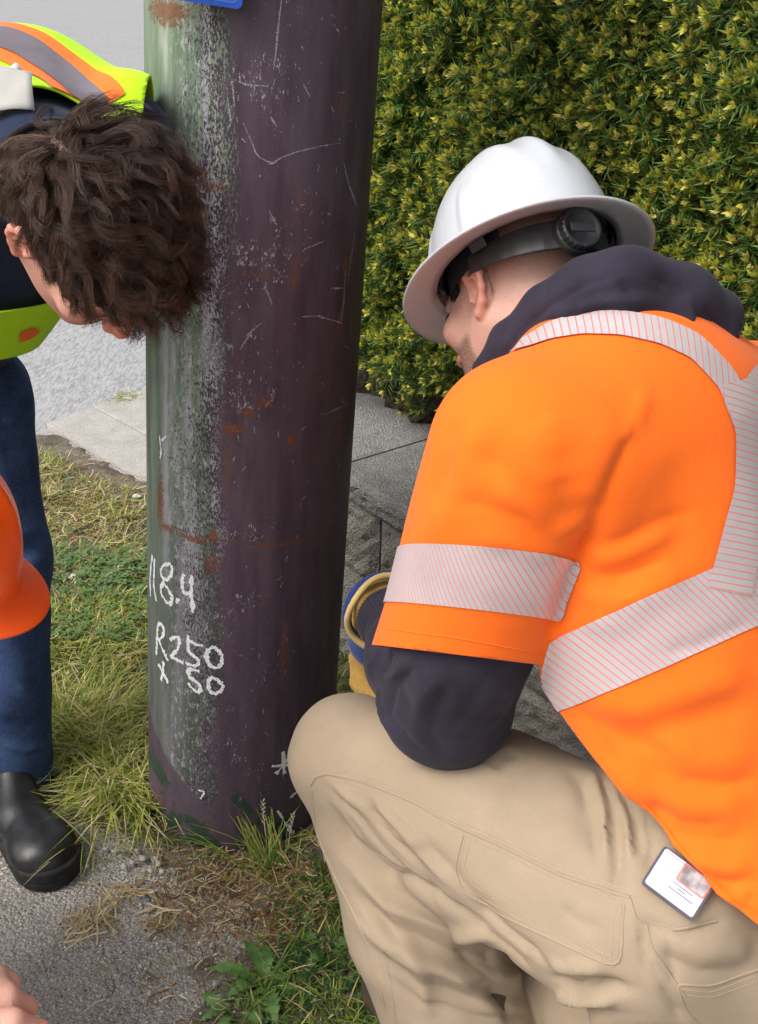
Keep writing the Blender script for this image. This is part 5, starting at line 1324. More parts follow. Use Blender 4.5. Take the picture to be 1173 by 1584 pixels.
# --- black slip-on shoe
M_rub = flat('black_rubber_leather', (0.016, 0.016, 0.017), 0.38, 0.5, var=0.3, scale=35, bump=0.25, bscale=180, bd=0.001); M_sole = flat('black_sole', (0.022, 0.021, 0.02), 0.75, 0.3, var=0.35, scale=60)
for off in (np.zeros(3), off_ * 1.1):
    heel = G(8, 1245) + off; toe = G(78, 1345) + off; fd = nrm(toe - heel); fs = np.array([fd[1], -fd[0], 0]); fl_ = np.linalg.norm(toe - heel)
    an = np.array([Lp['ankL'][0], Lp['ankL'][1], 0]) + off + [0, 0, 0.0]
    def shoe_f(P):
        d = ecap(P, heel + [0, 0, 0.036], toe + [0, 0, 0.028] - fd * 0.01, 0.045, 0.056, (0, 0, 1.0), 0.82)
        d = smin(d, ell(P, toe - fd * 0.03 + [0, 0, 0.036], (0.055, 0.060, 0.036)), 0.02)
        d = smin(d, rc(P, heel * 0.6 + toe * 0.4 + [0, 0, 0.042], an + [0, 0, 0.10], 0.036, 0.036), 0.03)
        return smax(smax(d, 0.022 - P[:, 2], 0.008), P[:, 2] - 0.15, 0.004)
    v, f, n_ = surf(shoe_f, *bbox([heel, toe, an + [0, 0, 0.18]], 0.09), 0.004); sh = build('shoe', v, f, M_rub, bend)
    def sole_f(P):
        d2 = rc(P * np.array([1, 1, 0], np.float32), heel, toe - fd * 0.008, 0.0485, 0.0615)
        zt = 0.030 + 0.006 * np.clip(((P - heel) @ fd.astype(np.float32)) / fl_, 0, 1.2) ** 3
        gr = 0.0018 * np.exp(-((P[:, 2] - 0.018) / 0.0025) ** 2)
        return smax(smax(d2 + gr, P[:, 2] - zt, 0.006), 0.004 - P[:, 2] - 0.006 * np.clip(((P - toe) @ fd.astype(np.float32)) / 0.05, 0, 1), 0.006)
    v, f, n_ = surf(sole_f, *bbox([heel, toe, toe + [0, 0, 0.05]], 0.075), 0.0035); build('sole', v, f, M_sole, sh)
# --- navy shirt
M_navy2 = cloth('navy_work_shirt', (0.014, 0.024, 0.062), 0.8, 0.25, 1000, 0.3, 10, 0.1)
def lshirt_f(P):
    d = ecap(P, Lp['pelvis'], Lp['chest'], 0.112, 0.150, lface, 0.78)
    d = smin(d, rc(P, Lp['chest'], Lp['shL'], 0.11, 0.080), 0.05); d = smin(d, rc(P, Lp['chest'], Lp['shR'], 0.11, 0.080), 0.05)
    d = smin(d, rc(P, Lp['chest'], Lp['c7'] + nrm(LC - Lp['c7']) * 0.05, 0.10, 0.072), 0.04)
    d = smin(d, rc(P, Lp['shL'], Lp['elbL'], 0.078, 0.060), 0.02)
    d = smin(d, chain(P, [Lp['shR'], Lp['shR'] + [0.0, -0.1, -0.30], Lp['shR'] + [-0.05, -0.06, -0.50]], [0.078, 0.06, 0.05]), 0.02)
    nd = nrm(LC - Lp['c7']); return smax(d, rc(P, LC - nd * 0.0, LC + nd * 0.1, 0.098, 0.13) * -1, 0.01)
V, F, N = surf(lshirt_f, *bbox([Lp[k] for k in ('pelvis', 'chest', 'shL', 'shR', 'elbL', 'c7')] + [Lp['shR'] + [-0.05, -0.06, -0.50]], 0.17), 0.008)
V = V + N * lump(V, 40, 0.003, 61)[:, None]; build('shirt', V, F, M_navy2, bend)
nd = nrm(LC - Lp['c7']); nx_ = nrm(np.cross(nd, [0, 0, 1.0])); ny_ = np.cross(nd, nx_)
ring = [Lp['c7'] + nd * 0.088 + 0.070 * (math.cos(a) * nx_ + math.sin(a) * ny_) for a in np.linspace(0, 6.2832, 48)]
v, f = tube(ring, 0.005, 8); build('collar', v, f, cloth('collar_black', (0.008, 0.009, 0.014), 0.8, 0.2), bend)
# --- lime vest
M_lime = hivis('hivis_lime', (0.52, 0.93, 0.015)); M_vor = hivis('hivis_orange_band', (1.0, 0.20, 0.035)); M_grey = flat('grey_reflective', (0.20, 0.175, 0.20), 0.45, 0.4, metal=0.2, var=0.1, scale=30)
def vest_f(P):
    d = ecap(P, Lp['pelvis'] + [0, -0.02, -0.03], Lp['chest'], 0.128, 0.168, lface, 0.80)
    d = smin(d, rc(P, Lp['chest'], Lp['shL'] + nrm(Lp['shL'] - Lp['chest']) * 0.02, 0.125, 0.092), 0.05); d = smin(d, rc(P, Lp['chest'], Lp['shR'], 0.125, 0.092), 0.05)
    d = smin(d, rc(P, Lp['chest'], Lp['c7'], 0.11, 0.088), 0.04)
    return d
V, F, N = surf(vest_f, *bbox([Lp[k] for k in ('pelvis', 'chest', 'shL', 'shR', 'c7')], 0.2), 0.0065)
V = V + N * lump(V, 30, 0.004, 71)[:, None]; N = vnormals(V, F)
sdir2 = nrm(Lp['shL'] - Lp['chest'])
arm_cut = 0.050 - (V - Lp['shL']) @ nrm(sdir2 + np.array([0.0, 0.45, -0.25])); armr = 0.03 + (V - Lp['shR']) @ nrm(Lp['chest'] - Lp['shR'])
neck_cut = -0.048 + ((V - Lp['c7']) @ -nd) + np.maximum(0, np.linalg.norm(np.cross(V - Lp['c7'], nd), axis=1) - 0.085) * 3.0
hem_cut = V[:, 2] - J(20, 556, 1.62)[2] + 0.05 * np.sin(V[:, 0] * 20) * 0.1; gap_ = np.maximum.reduce([J(20, 490, 1.55)[2] - V[:, 2], V[:, 2] - J(20, 262, 1.45)[2], 0.03 - (V - Lp['chest']) @ nrm(lface)])
VV, VF, _ = clip(V, F, np.minimum.reduce([arm_cut, armr, neck_cut + 0.055, hem_cut, gap_]))
vest = build('vest', VV, VF, M_lime, bend); solidify(vest, 0.003)
VN = vnormals(VV, VF); vb = bvh(VV, VF)
def vband(pts, hw, off, mat, name):
    p = hits(vb, pts, 6)
    if len(p) < 3: return
    for _ in range(2): p[1:-1] = (p[:-2] + 2 * p[1:-1] + p[2:]) / 4
    d, arc, L = poly_dist(VV, p); tv, tf, at = clip(VV + VN * off, VF, np.minimum.reduce([hw - d, (VV - p[0]) @ nrm(p[2] - p[0]), (p[-1] - VV) @ nrm(p[-1] - p[-3])]))
    if len(tf): tv, tf, at = biggest(tv, tf, at); build(name, tv, tf, mat, vest)
cl_ = [(-200, 60), (-60, 50), (0, 57), (39, 73), (87, 108), (123, 143), (150, 178), (175, 215)]
vband(cl_, 0.046, 0.0022, M_vor, 'orange_band'); vband(cl_, 0.023, 0.0042, M_grey, 'reflective_band')
vband([(30, 520), (42, 517), (50, 513), (56, 508)], 0.013, 0.0024, M_vor, 'orange_band')
def patch(b, corners, n, off, mat, name, par):
    c = np.array(corners, float); m = hit(b, *c.mean(0)); h = b.find_nearest(Vector(m)); nn = np.array(h[1]); nn = nrm((nn if nn @ (CAM - m) > 0 else -nn) + nrm(CAM - m) * 0.5); o_ = m + nn * off
    V, F = [], []
    for i in range(n + 1):
        for j in range(n + 1):
            u, v = i / n, j / n; p = (c[0] * (1 - u) + c[1] * u) * (1 - v) + (c[3] * (1 - u) + c[2] * u) * v; d = ray(*p); q = CAM + d * (((o_ - CAM) @ nn) / (d @ nn)); V.append(q - nn * (0.010 * ((u - 0.5) ** 2 + (v - 0.5) ** 2) + 0.0012 * math.sin(u * 9 + v * 5)))
    for i in range(n):
        for j in range(n): a = i * (n + 1) + j; F.append((a, a + n + 1, a + n + 2, a + 1))
    o = build(name, V, F, mat, par); solidify(o, 0.0015); return o
patch(vb, [(-40, 96), (48, 108), (52, 165), (-40, 172)], 8, 0.014, cloth('pale_label', (0.52, 0.50, 0.47), 0.85, 0.1), 'label', vest)
patch(vb, [(2, 120), (22, 94), (32, 102), (12, 132)], 4, 0.020, cloth('white_tag', (0.72, 0.73, 0.78), 0.8, 0.08), 'label', vest)

# ================================================================== crouching person at the left edge
CP = {'head': J(-190, 960, 1.06)}
CA = frame((0.80, 0.25, -0.35), (0.25, -0.05, 0.95))
CP['neck'] = CP['head'] + [-0.15, -0.05, -0.13]; CP['hip'] = np.array([CP['neck'][0] - 0.32, 0.85, 0.24]); CP['shA'] = CP['neck'] + [0.0, -0.16, -0.06]; CP['shB'] = CP['neck'] + [-0.02, 0.16, -0.06]
HW = J(-178, 1578, 0.64)                                            # wrist
CP['elA'] = CP['shA'] + [-0.08, -0.12, -0.20]
CP['kA'] = np.array([CP['hip'][0] + 0.16, 0.50, 0.42]); CP['kB'] = np.array([CP['hip'][0] + 0.05, 1.05, 0.42])
cr_ = empty('person', (CP['hip'][0], CP['hip'][1], 0.0)); tag(cr_, 'person at the left edge, only an orange hat and a bare hand in view', 'person')
cneck = to_local(CP['neck'][None], CP['head'], CA)[0]
hd = nrm(J(-76, 1592, 0.645) - HW); hup = nrm(np.array([0.1, -0.35, 0.9])); hs2 = nrm(np.cross(hd, hup)); hup = np.cross(hs2, hd)
def hp_(x, y, z): return HW + hd * x + hs2 * y + hup * z
FG = [ # index, middle, ring, little: knuckle to tip, gently curled; thumb leaves the side of the palm
    ([hp_(0.075, 0.012, 0.012), hp_(0.098, 0.014, 0.020), hp_(0.122, 0.016, 0.012), hp_(0.141, 0.017, -0.002)], [0.0125, 0.0115, 0.0105, 0.0088]),
    ([hp_(0.076, -0.008, 0.010), hp_(0.104, -0.008, 0.015), hp_(0.128, -0.007, 0.000), hp_(0.138, -0.007, -0.018)], [0.0125, 0.0112, 0.0102, 0.0088]),
    ([hp_(0.070, -0.028, 0.004), hp_(0.094, -0.030, 0.006), hp_(0.112, -0.029, -0.012), hp_(0.114, -0.028, -0.030)], [0.0118, 0.0105, 0.0098, 0.0085]),
    ([hp_(0.062, -0.046, -0.004), hp_(0.080, -0.050, -0.006), hp_(0.093, -0.050, -0.018), hp_(0.094, -0.048, -0.032)], [0.0105, 0.0092, 0.0085, 0.0075]),
    ([hp_(0.018, 0.026, -0.006), hp_(0.050, 0.048, -0.016), hp_(0.082, 0.052, -0.020), hp_(0.105, 0.046, -0.022)], [0.0165, 0.0125, 0.0115, 0.0095])]
def hand_f(P):
    d = ecap(P, hp_(0.012, -0.004, 0), hp_(0.066, -0.014, 0.002), 0.033, 0.042, hup, 0.40)
    for pts, rr in FG: d = smin(d, chain(P, pts, rr, 0.004), 0.010 if pts is FG[4][0] else 0.006)
    return smin(d, rc(P, hp_(0.02, -0.004, 0), hp_(-0.06, 0, 0), 0.027, 0.026), 0.02)
def cbody_f(P):
    d = head_sdf(to_local(P, CP['head'], CA), cneck)
    t = ecap(P, CP['hip'], CP['neck'] - [0, 0, 0.08], 0.13, 0.14, (0.8, 0.1, 0.3), 0.75); t = smin(t, rc(P, CP['neck'] - [0, 0, 0.08], CP['neck'], 0.1, 0.06), 0.04)
    t = smin(t, chain(P, [CP['neck'] - [0, 0, 0.06], CP['shA'], CP['elA'], HW], [0.06, 0.055, 0.042, 0.027]), 0.03)
    t = smin(t, chain(P, [CP['neck'] - [0, 0, 0.06], CP['shB'], CP['shB'] + [-0.04, 0.03, -0.22], CP['kB'] + [0, 0, 0.04]], [0.06, 0.055, 0.045, 0.03]), 0.03)
    for k, fx in (('kA', 0.55), ('kB', 1.15)): t = smin(t, chain(P, [CP['hip'], CP[k], np.array([CP[k][0] - 0.12, fx, 0.06])], [0.10, 0.065, 0.045]), 0.03)
    return smin(d, t, 0.02)
V1, F1, _ = surf(hand_f, *bbox([hp_(-0.03, -0.06, -0.05), hp_(0.16, 0.07, 0.04), hp_(-0.03, 0.06, 0.04), hp_(0.15, -0.06, -0.05)], 0.02), 0.0028)
V2, F2, _ = surf(lambda P: smin(cbody_f(P), hand_f(P), 0.01), *bbox([CP[k] for k in CP] + [HW], 0.17), 0.011, 1)
ax_ = (V2 - HW) @ hd; inh = (ax_ > -0.02) & (np.linalg.norm(V2 - hp_(0.07, 0, 0), axis=1) < 0.12); F2 = F2[~inh[F2].all(1)]
z1 = np.zeros(len(V1) + len(V2)); rdv = np.concatenate([np.clip(sstep((V1 - HW) @ hd, 0.09, 0.14) * 0.7 + 0.2, 0, 1), np.zeros(len(V2))])
build('body', np.concatenate([V1, V2]), np.concatenate([F1, F2 + len(V1)]), M_skin2, cr_, attrs={'hair': z1, 'red': rdv})
for pts, rr in FG[:5]:                                              # nails
    t = nrm(pts[3] - pts[2]); upn = nrm(hup - t * (hup @ t)) if pts is not FG[4][0] else nrm(hs2 * 0.6 + hup * 0.7 - t * ((hs2 * 0.6 + hup * 0.7) @ t)); sd_ = np.cross(t, upn); c0 = pts[3] + upn * rr[3] * 0.70
    v, f, _ = surf(lambda P: ell(P, c0, (0.0075, 0.0052, 0.0026), np.stack([t, sd_, upn])), c0 - 0.011, c0 + 0.011, 0.0013, 1); build('nail', v, f, flat('nail', (0.66, 0.38, 0.36), 0.3, var=0.05), cr_)
def cshirt_f(P):
    t = ecap(P, CP['hip'], CP['neck'] - [0, 0, 0.08], 0.16, 0.165, (0.8, 0.1, 0.3), 0.78); t = smin(t, rc(P, CP['neck'] - [0, 0, 0.07], CP['shA'], 0.09, 0.08), 0.04); t = smin(t, rc(P, CP['neck'] - [0, 0, 0.07], CP['shB'], 0.09, 0.08), 0.04)
    t = smin(t, chain(P, [CP['shA'], CP['elA'], CP['elA'] * 0.35 + HW * 0.65], [0.075, 0.06, 0.045]), 0.03)
    return smin(t, chain(P, [CP['shB'], CP['shB'] + [-0.04, 0.03, -0.22], CP['kB'] + [0, 0, 0.04]], [0.075, 0.06, 0.045]), 0.03)
v, f, n_ = surf(cshirt_f, *bbox([CP[k] for k in CP], 0.2), 0.011, 1); build('shirt', v + n_ * lump(v, 40, 0.004, 81)[:, None], f, M_navy2, cr_)
def ctr_f(P):
    t = ell(P, CP['hip'], (0.16, 0.16, 0.14))
    for k, fx in (('kA', 0.55), ('kB', 1.15)): t = smin(t, chain(P, [CP['hip'], CP[k], np.array([CP[k][0] - 0.12, fx, 0.08])], [0.115, 0.082, 0.07]), 0.03)
    return smax(t, 0.07 - P[:, 2], 0.01)
v, f, n_ = surf(ctr_f, *bbox([CP['hip'], CP['kA'], CP['kB'], CP['kA'] - [0.1, 0, 0.4]], 0.2), 0.011, 1); build('trousers', v + n_ * lump(v, 40, 0.004, 82)[:, None], f, M_denim, cr_)
for k, fx in (('kA', 0.55), ('kB', 1.15)):
    a = np.array([CP[k][0] - 0.12, fx, 0.0]); v, f, _ = surf(lambda P: smax(rc(P, a + [-0.06, 0, 0.045], a + [0.15, 0, 0.04], 0.048, 0.045), 0.004 - P[:, 2], 0.005), a - [0.14, 0.08, 0.02], a + [0.22, 0.08, 0.12], 0.008, 1); build('boot', v, f, M_boot, cr_)
OC = J(-154, 870, 1.06); OA = frame((0.93, 0.05, -0.30), (0.18, 0.02, 0.98))
hat('hard_hat', OC, OA, 0.108, 0.128, 0.150, lambda t: 0.008 + 0.030 * max(0, math.cos(t)) ** 1.5 if math.cos(t) > 0 else 0.008, 'orange hard hat with front visor at the left edge', M_hatorange)
# ================================================================== plants, stones and litter
def blades(P, h, ang, lean, wd, col, droop=0.6, seg=3):
    """curved grass blades; all arguments are arrays of n"""
    n = len(P); d = np.stack([np.cos(ang), np.sin(ang), np.zeros(n)], 1); s = np.stack([-np.sin(ang), np.cos(ang), np.zeros(n)], 1)
    rows = []
    for i in range(seg):
        t = i / seg; c = P + d * (h * lean * (t + droop * t * t))[:, None] + np.array([0, 0, 1.0]) * (h * (t - 0.45 * lean * t * t))[:, None]
        w_ = wd * (1 - 0.55 * t); rows.append(np.stack([c - s * w_[:, None], c + s * w_[:, None]], 1))
    tip = P + d * (h * lean * (1 + droop))[:, None] + np.array([0, 0, 1.0]) * (h * (1 - 0.45 * lean))[:, None]
    V = np.concatenate(rows + [tip[:, None]], 1); m = 2 * seg + 1; k = (np.arange(n) * m)[:, None]
    F = []
    for i in range(seg - 1):
        a = 2 * i; F += [np.concatenate([k + a, k + a + 1, k + a + 3], 1), np.concatenate([k + a, k + a + 3, k + a + 2], 1)]
    a = 2 * (seg - 1); F.append(np.concatenate([k + a, k + a + 1, k + a + 2], 1))
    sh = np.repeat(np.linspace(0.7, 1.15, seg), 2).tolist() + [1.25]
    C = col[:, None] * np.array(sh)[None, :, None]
    return V.reshape(-1, 3), np.concatenate(F), C.reshape(-1, 3)
PALG = np.array([(0.13, 0.22, 0.035), (0.21, 0.29, 0.05), (0.35, 0.38, 0.07), (0.50, 0.47, 0.13), (0.64, 0.55, 0.30)])
def pick_cols(r, n, wts):
    w_ = np.array(wts) / np.sum(wts); return PALG[r.choice(len(PALG), n, p=w_)] * (0.8 + 0.4 * r.random(n))[:, None]
def inpoly_pts(r, n, poly):
    p = np.array(poly); lo, hi = p.min(0), p.max(0); out = np.zeros((0, 2))
    while len(out) < n:
        q = lo + (hi - lo) * r.random((n * 2, 2)); out = np.concatenate([out, q[in_poly(q, poly)]])
    return out[:n]
def lift(p2, extra=0.0): return np.concatenate([p2, (zverge(p2[:, 0], p2[:, 1]) + extra)[:, None]], 1)
M_grass = bycol('grass_blades', 0.55, 0.3, 0.3, 0.15)
r = np.random.default_rng(101)
Vs, Fs, Cs = [], [], []; kk = 0
def addb(t):
    global kk
    Vs.append(t[0]); Fs.append(t[1] + kk); Cs.append(t[2]); kk += len(t[0])
def clumpy(n, poly, nc, spread):
    c = inpoly_pts(r, nc, poly); q = c[r.integers(nc, size=n)] + r.normal(size=(n, 2)) * spread; return q[in_poly(q, poly)]
far = gpoly([(64, 705), (228, 775), (240, 900), (240, 1010), (60, 1000), (-160, 900), (-200, 720)])
mid = gpoly([(60, 930), (240, 930), (240, 1180), (60, 1130), (-300, 1060), (-200, 930)])
near = gpoly([(66, 1090), (240, 1120), (245, 1265), (215, 1280), (150, 1245), (78, 1180)])
beh = gpoly([(240, 900), (560, 960), (560, 1180), (240, 1200)])
for poly, n, nc, sp, h0, h1, ln, wts in ((far, 8500, 420, 0.030, 0.018, 0.055, 0.9, (2, 3.5, 4, 3, 3.2)), (mid, 7000, 380, 0.022, 0.02, 0.065, 0.9, (2.5, 4, 3.5, 2, 1.6)), (near, 4200, 200, 0.020, 0.04, 0.125, 0.95, (0.8, 2.6, 3.6, 3.6, 2.4)), (beh, 2500, 160, 0.03, 0.02, 0.06, 0.8, (2, 3, 3, 1, 1))):
    q = clumpy(n, poly, nc, sp); m = len(q)
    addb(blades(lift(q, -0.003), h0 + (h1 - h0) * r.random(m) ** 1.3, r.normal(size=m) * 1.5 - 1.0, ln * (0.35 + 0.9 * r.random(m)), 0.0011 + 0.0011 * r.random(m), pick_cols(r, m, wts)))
# ring of blades close to the pole foot and thin growth under the knee
a = r.uniform(-2.6, 1.9, 260); rad = 0.178 + 0.05 * r.random(260) ** 2
q = np.stack([BASE[0] + rad * np.sin(a), BASE[1] - rad * np.cos(a)], 1); addb(blades(lift(q, -0.002), 0.02 + 0.05 * r.random(260), -math.pi / 2 + a + r.normal(size=260) * 0.7, 0.5 + 0.6 * r.random(260), 0.0010 + 0.0008 * r.random(260), pick_cols(r, 260, (2, 3, 2, 1.5, 2))))
right = gpoly([(430, 1380), (560, 1330), (900, 1400), (900, 1700), (420, 1700), (350, 1560)])
q = clumpy(2600, right, 150, 0.022); m = len(q)
addb(blades(lift(q, -0.002), 0.012 + 0.04 * r.random(m), r.random(m) * 6.28, 0.5 + 0.8 * r.random(m), 0.0010 + 0.001 * r.random(m), pick_cols(r, m, (3.5, 3, 1, 0.5, 1.0)) * 0.8))
edge = gpoly([(180, 612), (215, 606), (222, 622), (176, 628)])
q = clumpy(220, edge, 30, 0.03); m = len(q); addb(blades(lift(q), 0.01 + 0.03 * r.random(m), r.random(m) * 6.28, 0.8 + 0.5 * r.random(m), 0.0013 + 0.001 * r.random(m), pick_cols(r, m, (2, 2, 1, 1, 2))))
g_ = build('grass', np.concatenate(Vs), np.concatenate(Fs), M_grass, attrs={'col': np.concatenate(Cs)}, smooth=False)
tag(g_, 'yellowing tufty grass between the jeans leg and the pole', 'grass', kind='stuff')
# clover: three small rounded leaflets on each stalk
def leaflets(q, size, col, zoff):
    V, F, C = [], [], []
    for i in range(len(q)):
        a0_ = r.random() * 6.28; z = q[i, 2] + zoff[i]; k0_ = len(V)
        for j in range(3):
            a = a0_ + j * 2.09; d = np.array([math.cos(a), math.sin(a), 0.15 * r.normal()]); s_ = np.array([-math.sin(a), math.cos(a), 0.1 * r.normal()]); o_ = np.array([q[i, 0], q[i, 1], z]); L = size[i]; k = len(V)
            V += [o_, o_ + d * L * 0.55 + s_ * L * 0.42, o_ + d * L + s_ * L * 0.25 , o_ + d * L * 0.93, o_ + d * L - s_ * L * 0.25, o_ + d * L * 0.55 - s_ * L * 0.42]
            F += [(k, k + 1, k + 2, k + 3), (k, k + 3, k + 4, k + 5)]; C += [col[i] * 1.2] + [col[i]] * 5
        s0_ = len(V); V += [np.array([q[i, 0] - 0.0005, q[i, 1], q[i, 2] - 0.004]), np.array([q[i, 0] + 0.0005, q[i, 1], q[i, 2] - 0.004]), np.array([q[i, 0] + 0.0004, q[i, 1], z]), np.array([q[i, 0] - 0.0004, q[i, 1], z])]; F.append((s0_, s0_ + 1, s0_ + 2, s0_ + 3)); C += [col[i] * 0.8] * 4
    return V, F, C
clo = gpoly([(66, 850), (228, 860), (232, 1010), (70, 1010)]); q = lift(clumpy(950, clo, 60, 0.035)); m = len(q)
V, F, C = leaflets(q, 0.006 + 0.006 * r.random(m), np.array([(0.10, 0.19, 0.05)]) * (0.7 + 0.7 * r.random((m, 1))) + np.array([(0.03, 0.03, 0.03)]), 0.012 + 0.022 * r.random(m))
tag(build('clover', V, F, M_grass, attrs={'col': C}, smooth=False), 'patch of clover leaves in the middle of the grass strip', 'clover', kind='stuff')
mo = gpoly([(440, 1350), (560, 1320), (640, 1500), (600, 1700), (380, 1700), (430, 1480)]); q = lift(clumpy(1000, mo, 50, 0.028)); m = len(q)
V, F, C = leaflets(q, 0.003 + 0.005 * r.random(m), np.array([(0.045, 0.10, 0.03)]) * (0.6 + 0.9 * r.random((m, 1))), 0.004 + 0.014 * r.random(m))
tag(build('weeds', V, F, M_grass, attrs={'col': C}, smooth=False), 'low dark green weeds beside the tan trouser leg', 'weeds', kind='stuff')
# dry straw lying on the ground
def straw(poly, n, nc, sp, L0, L1, w0, pal, seed, z1=0.012):
    rr = np.random.default_rng(seed); c = inpoly_pts(rr, nc, poly); ca = rr.random(nc) * 3.14; j = rr.integers(nc, size=n); q = c[j] + rr.normal(size=(n, 2)) * sp
    a = ca[j] + rr.normal(size=n) * 0.7; L = L0 + (L1 - L0) * rr.random(n) ** 2; bend_ = rr.normal(size=n) * 0.35; z = np.maximum(zverge(q[:, 0], q[:, 1]), -0.003) + 0.002 + z1 * rr.random(n) ** 2; w_ = w0 * (0.6 + 0.8 * rr.random(n)); tl = rr.normal(size=n) * 0.10
    rows = []
    for t in (-0.5, -0.17, 0.17, 0.5):
        aa = a + bend_ * t * 2; x = q[:, 0] + L * t * np.cos(aa); y = q[:, 1] + L * t * np.sin(aa); zz_2 = np.maximum(z + L * t * tl, zverge(x, y) + 0.0015)
        for s_ in (-1, 1): rows.append(np.stack([x - s_ * w_ * np.sin(aa), y + s_ * w_ * np.cos(aa), zz_2 + (0.0006 if s_ > 0 else 0)], 1))
    V = np.stack(rows, 1); k = (np.arange(n) * 8)[:, None]; F = np.concatenate([np.concatenate([k + b2, k + b2 + 1, k + b2 + 3, k + b2 + 2], 1) for b2 in (0, 2, 4)])
    col = np.array(pal)[rr.integers(len(pal), size=n)] * (0.75 + 0.5 * rr.random(n))[:, None]
    return V.reshape(-1, 3), F, np.repeat(col, 8, 0)
STR = [(0.52, 0.42, 0.24), (0.42, 0.32, 0.17), (0.60, 0.51, 0.33), (0.33, 0.22, 0.11)]; BRN = [(0.20, 0.11, 0.05), (0.30, 0.18, 0.08), (0.40, 0.29, 0.15), (0.16, 0.10, 0.05), (0.22, 0.07, 0.035)]
V1, F1, C1 = straw(gpoly([(100, 1415), (200, 1375), (300, 1390), (260, 1450), (120, 1455)]), 150, 9, 0.012, 0.03, 0.10, 0.0010, STR, 1)
V2, F2, C2 = straw(gpoly([(240, 1350), (330, 1310), (480, 1330), (540, 1400), (520, 1450), (330, 1470), (250, 1420)]), 1700, 140, 0.025, 0.008, 0.05, 0.0009, BRN + STR, 2)
V3, F3, C3 = straw(gpoly([(150, 1480), (330, 1480), (540, 1450), (560, 1700), (160, 1700)]), 420, 60, 0.02, 0.006, 0.05, 0.0008, BRN + STR, 3)
V4, F4, C4 = straw(gpoly([(64, 700), (228, 765), (235, 1290), (120, 1240), (70, 1180)]), 2600, 220, 0.03, 0.012, 0.06, 0.0010, STR + STR + BRN, 4, 0.03)
n1, n2, n3 = len(V1), len(V1) + len(V2), len(V1) + len(V2) + len(V3)
tag(build('straw', np.concatenate([V1, V2, V3, V4]), np.concatenate([F1, F2 + n1, F3 + n2, F4 + n3]), bycol('dry_straw', 0.8, 0.2, 0.1, 0.2), attrs={'col': np.concatenate([C1, C2, C3, C4])}, smooth=False), 'dry straw and dead grass scattered at the pole foot', 'straw', kind='stuff')
# named tufts
def tuft(px, py, n, h0, h1, label, wts, seed, spread=0.02, heads=0, lean=0.6, dirn=None):
    rr = np.random.default_rng(seed); c = G(px, py); q = c[:2] + rr.normal(size=(n, 2)) * spread; an = np.arctan2(q[:, 1] - c[1], q[:, 0] - c[0]) + rr.normal(size=n) * 0.5
    if dirn is not None: an = dirn + rr.normal(size=n) * 0.7
    root = empty('grass_tuft', (c[0], c[1], 0)); tag(root, label, 'grass tuft')
    v, f, cc = blades(lift(q, -0.003), h0 + (h1 - h0) * rr.random(n), an, lean * (0.3 + rr.random(n)), 0.0011 + 0.0008 * rr.random(n), pick_cols(rr, n, wts), 0.5, 5); build('blades', v, f, M_grass, root, smooth=False, attrs={'col': cc})['kind'] = 'stuff'
    for k in range(heads):
        b_ = np.array([*(c[:2] + rr.normal(size=2) * 0.01), 0.0]); top = b_ + [0.02 * rr.normal(), 0.01 * rr.normal(), 0.10 + 0.03 * rr.random()]
        v, f = tube([b_, (b_ + top) / 2 + [0.004, 0, 0], top], 0.0007, 5); st = build('stalk', v, f, M_straw1, root)
        V_, F_ = [], []
        for s_ in range(26):
            p = top + (top - b_) * (s_ / 26 - 0.5) * 0.42; a = s_ * 2.4; d = nrm([math.cos(a), math.sin(a), 0.9]); x = nrm(np.cross(d, [0, 0, 1.0])); i0 = len(V_)
            V_ += [p, p + d * 0.004 + x * 0.0014, p + d * 0.0075, p + d * 0.004 - x * 0.0014]; F_.append((i0, i0 + 1, i0 + 2, i0 + 3))
        build('seed_head', V_, F_, M_straw1, st, smooth=False)['kind'] = 'stuff'
M_straw1 = flat('seed_straw', (0.42, 0.40, 0.26), 0.8, 0.2)
tuft(418, 1350, 60, 0.06, 0.15, 'thin green grass tuft with a pale seed head against the pole foot', (2, 3, 2, 1, 0.6), 1, 0.022, 2, 0.75, 2.4)
tuft(250, 1300, 34, 0.05, 0.13, 'green and yellow grass tuft at the left corner of the pole foot', (2, 2.5, 2, 1.2, 0.8), 2, 0.018, 0, 0.9)
tuft(180, 1265, 90, 0.07, 0.17, 'long yellow grass tuft leaning towards the black shoe', (0.6, 2, 3, 3.5, 2.5), 3, 0.05, 0, 0.9, -2.0)
# dandelion rosette: toothed leaves
def toothed(L, wd, seed):
    rr = np.random.default_rng(seed); n = 15; V, F = [], []
    for i in range(n + 1):
        t = i / n; env = wd * (0.18 + 0.82 * math.sin(math.pi * min(1, t ** 1.25)) ) if t < 1 else 0.0005
        tooth = 1.0 if i % 2 == 0 else 0.52; w_ = max(0.0012, env * tooth)
        x = L * t - (0.006 if i % 2 == 0 and 0 < i < n else 0); z = 0.035 * math.sin(t * 2.2) * L / 0.1 - 0.02 * t * t
        V += [(x, -w_, z + 0.10 * w_), (L * t, 0, z - 0.0012), (x, w_, z + 0.10 * w_)]
    for i in range(n):
        a = 3 * i; F += [(a, a + 1, a + 4, a + 3), (a + 1, a + 2, a + 5, a + 4)]
    return V, F
M_dan = NB('dandelion_leaf'); cc_ = M_dan.mix(M_dan.step(M_dan.noise(60, 4), 0.3, 0.7), (0.06, 0.125, 0.03), (0.11, 0.20, 0.045)); M_dan.set(Base_Color=cc_, Roughness=0.42, Normal=M_dan.bump(M_dan.noise(200, 2), 0.3, 0.002)); M_dan = M_dan.m
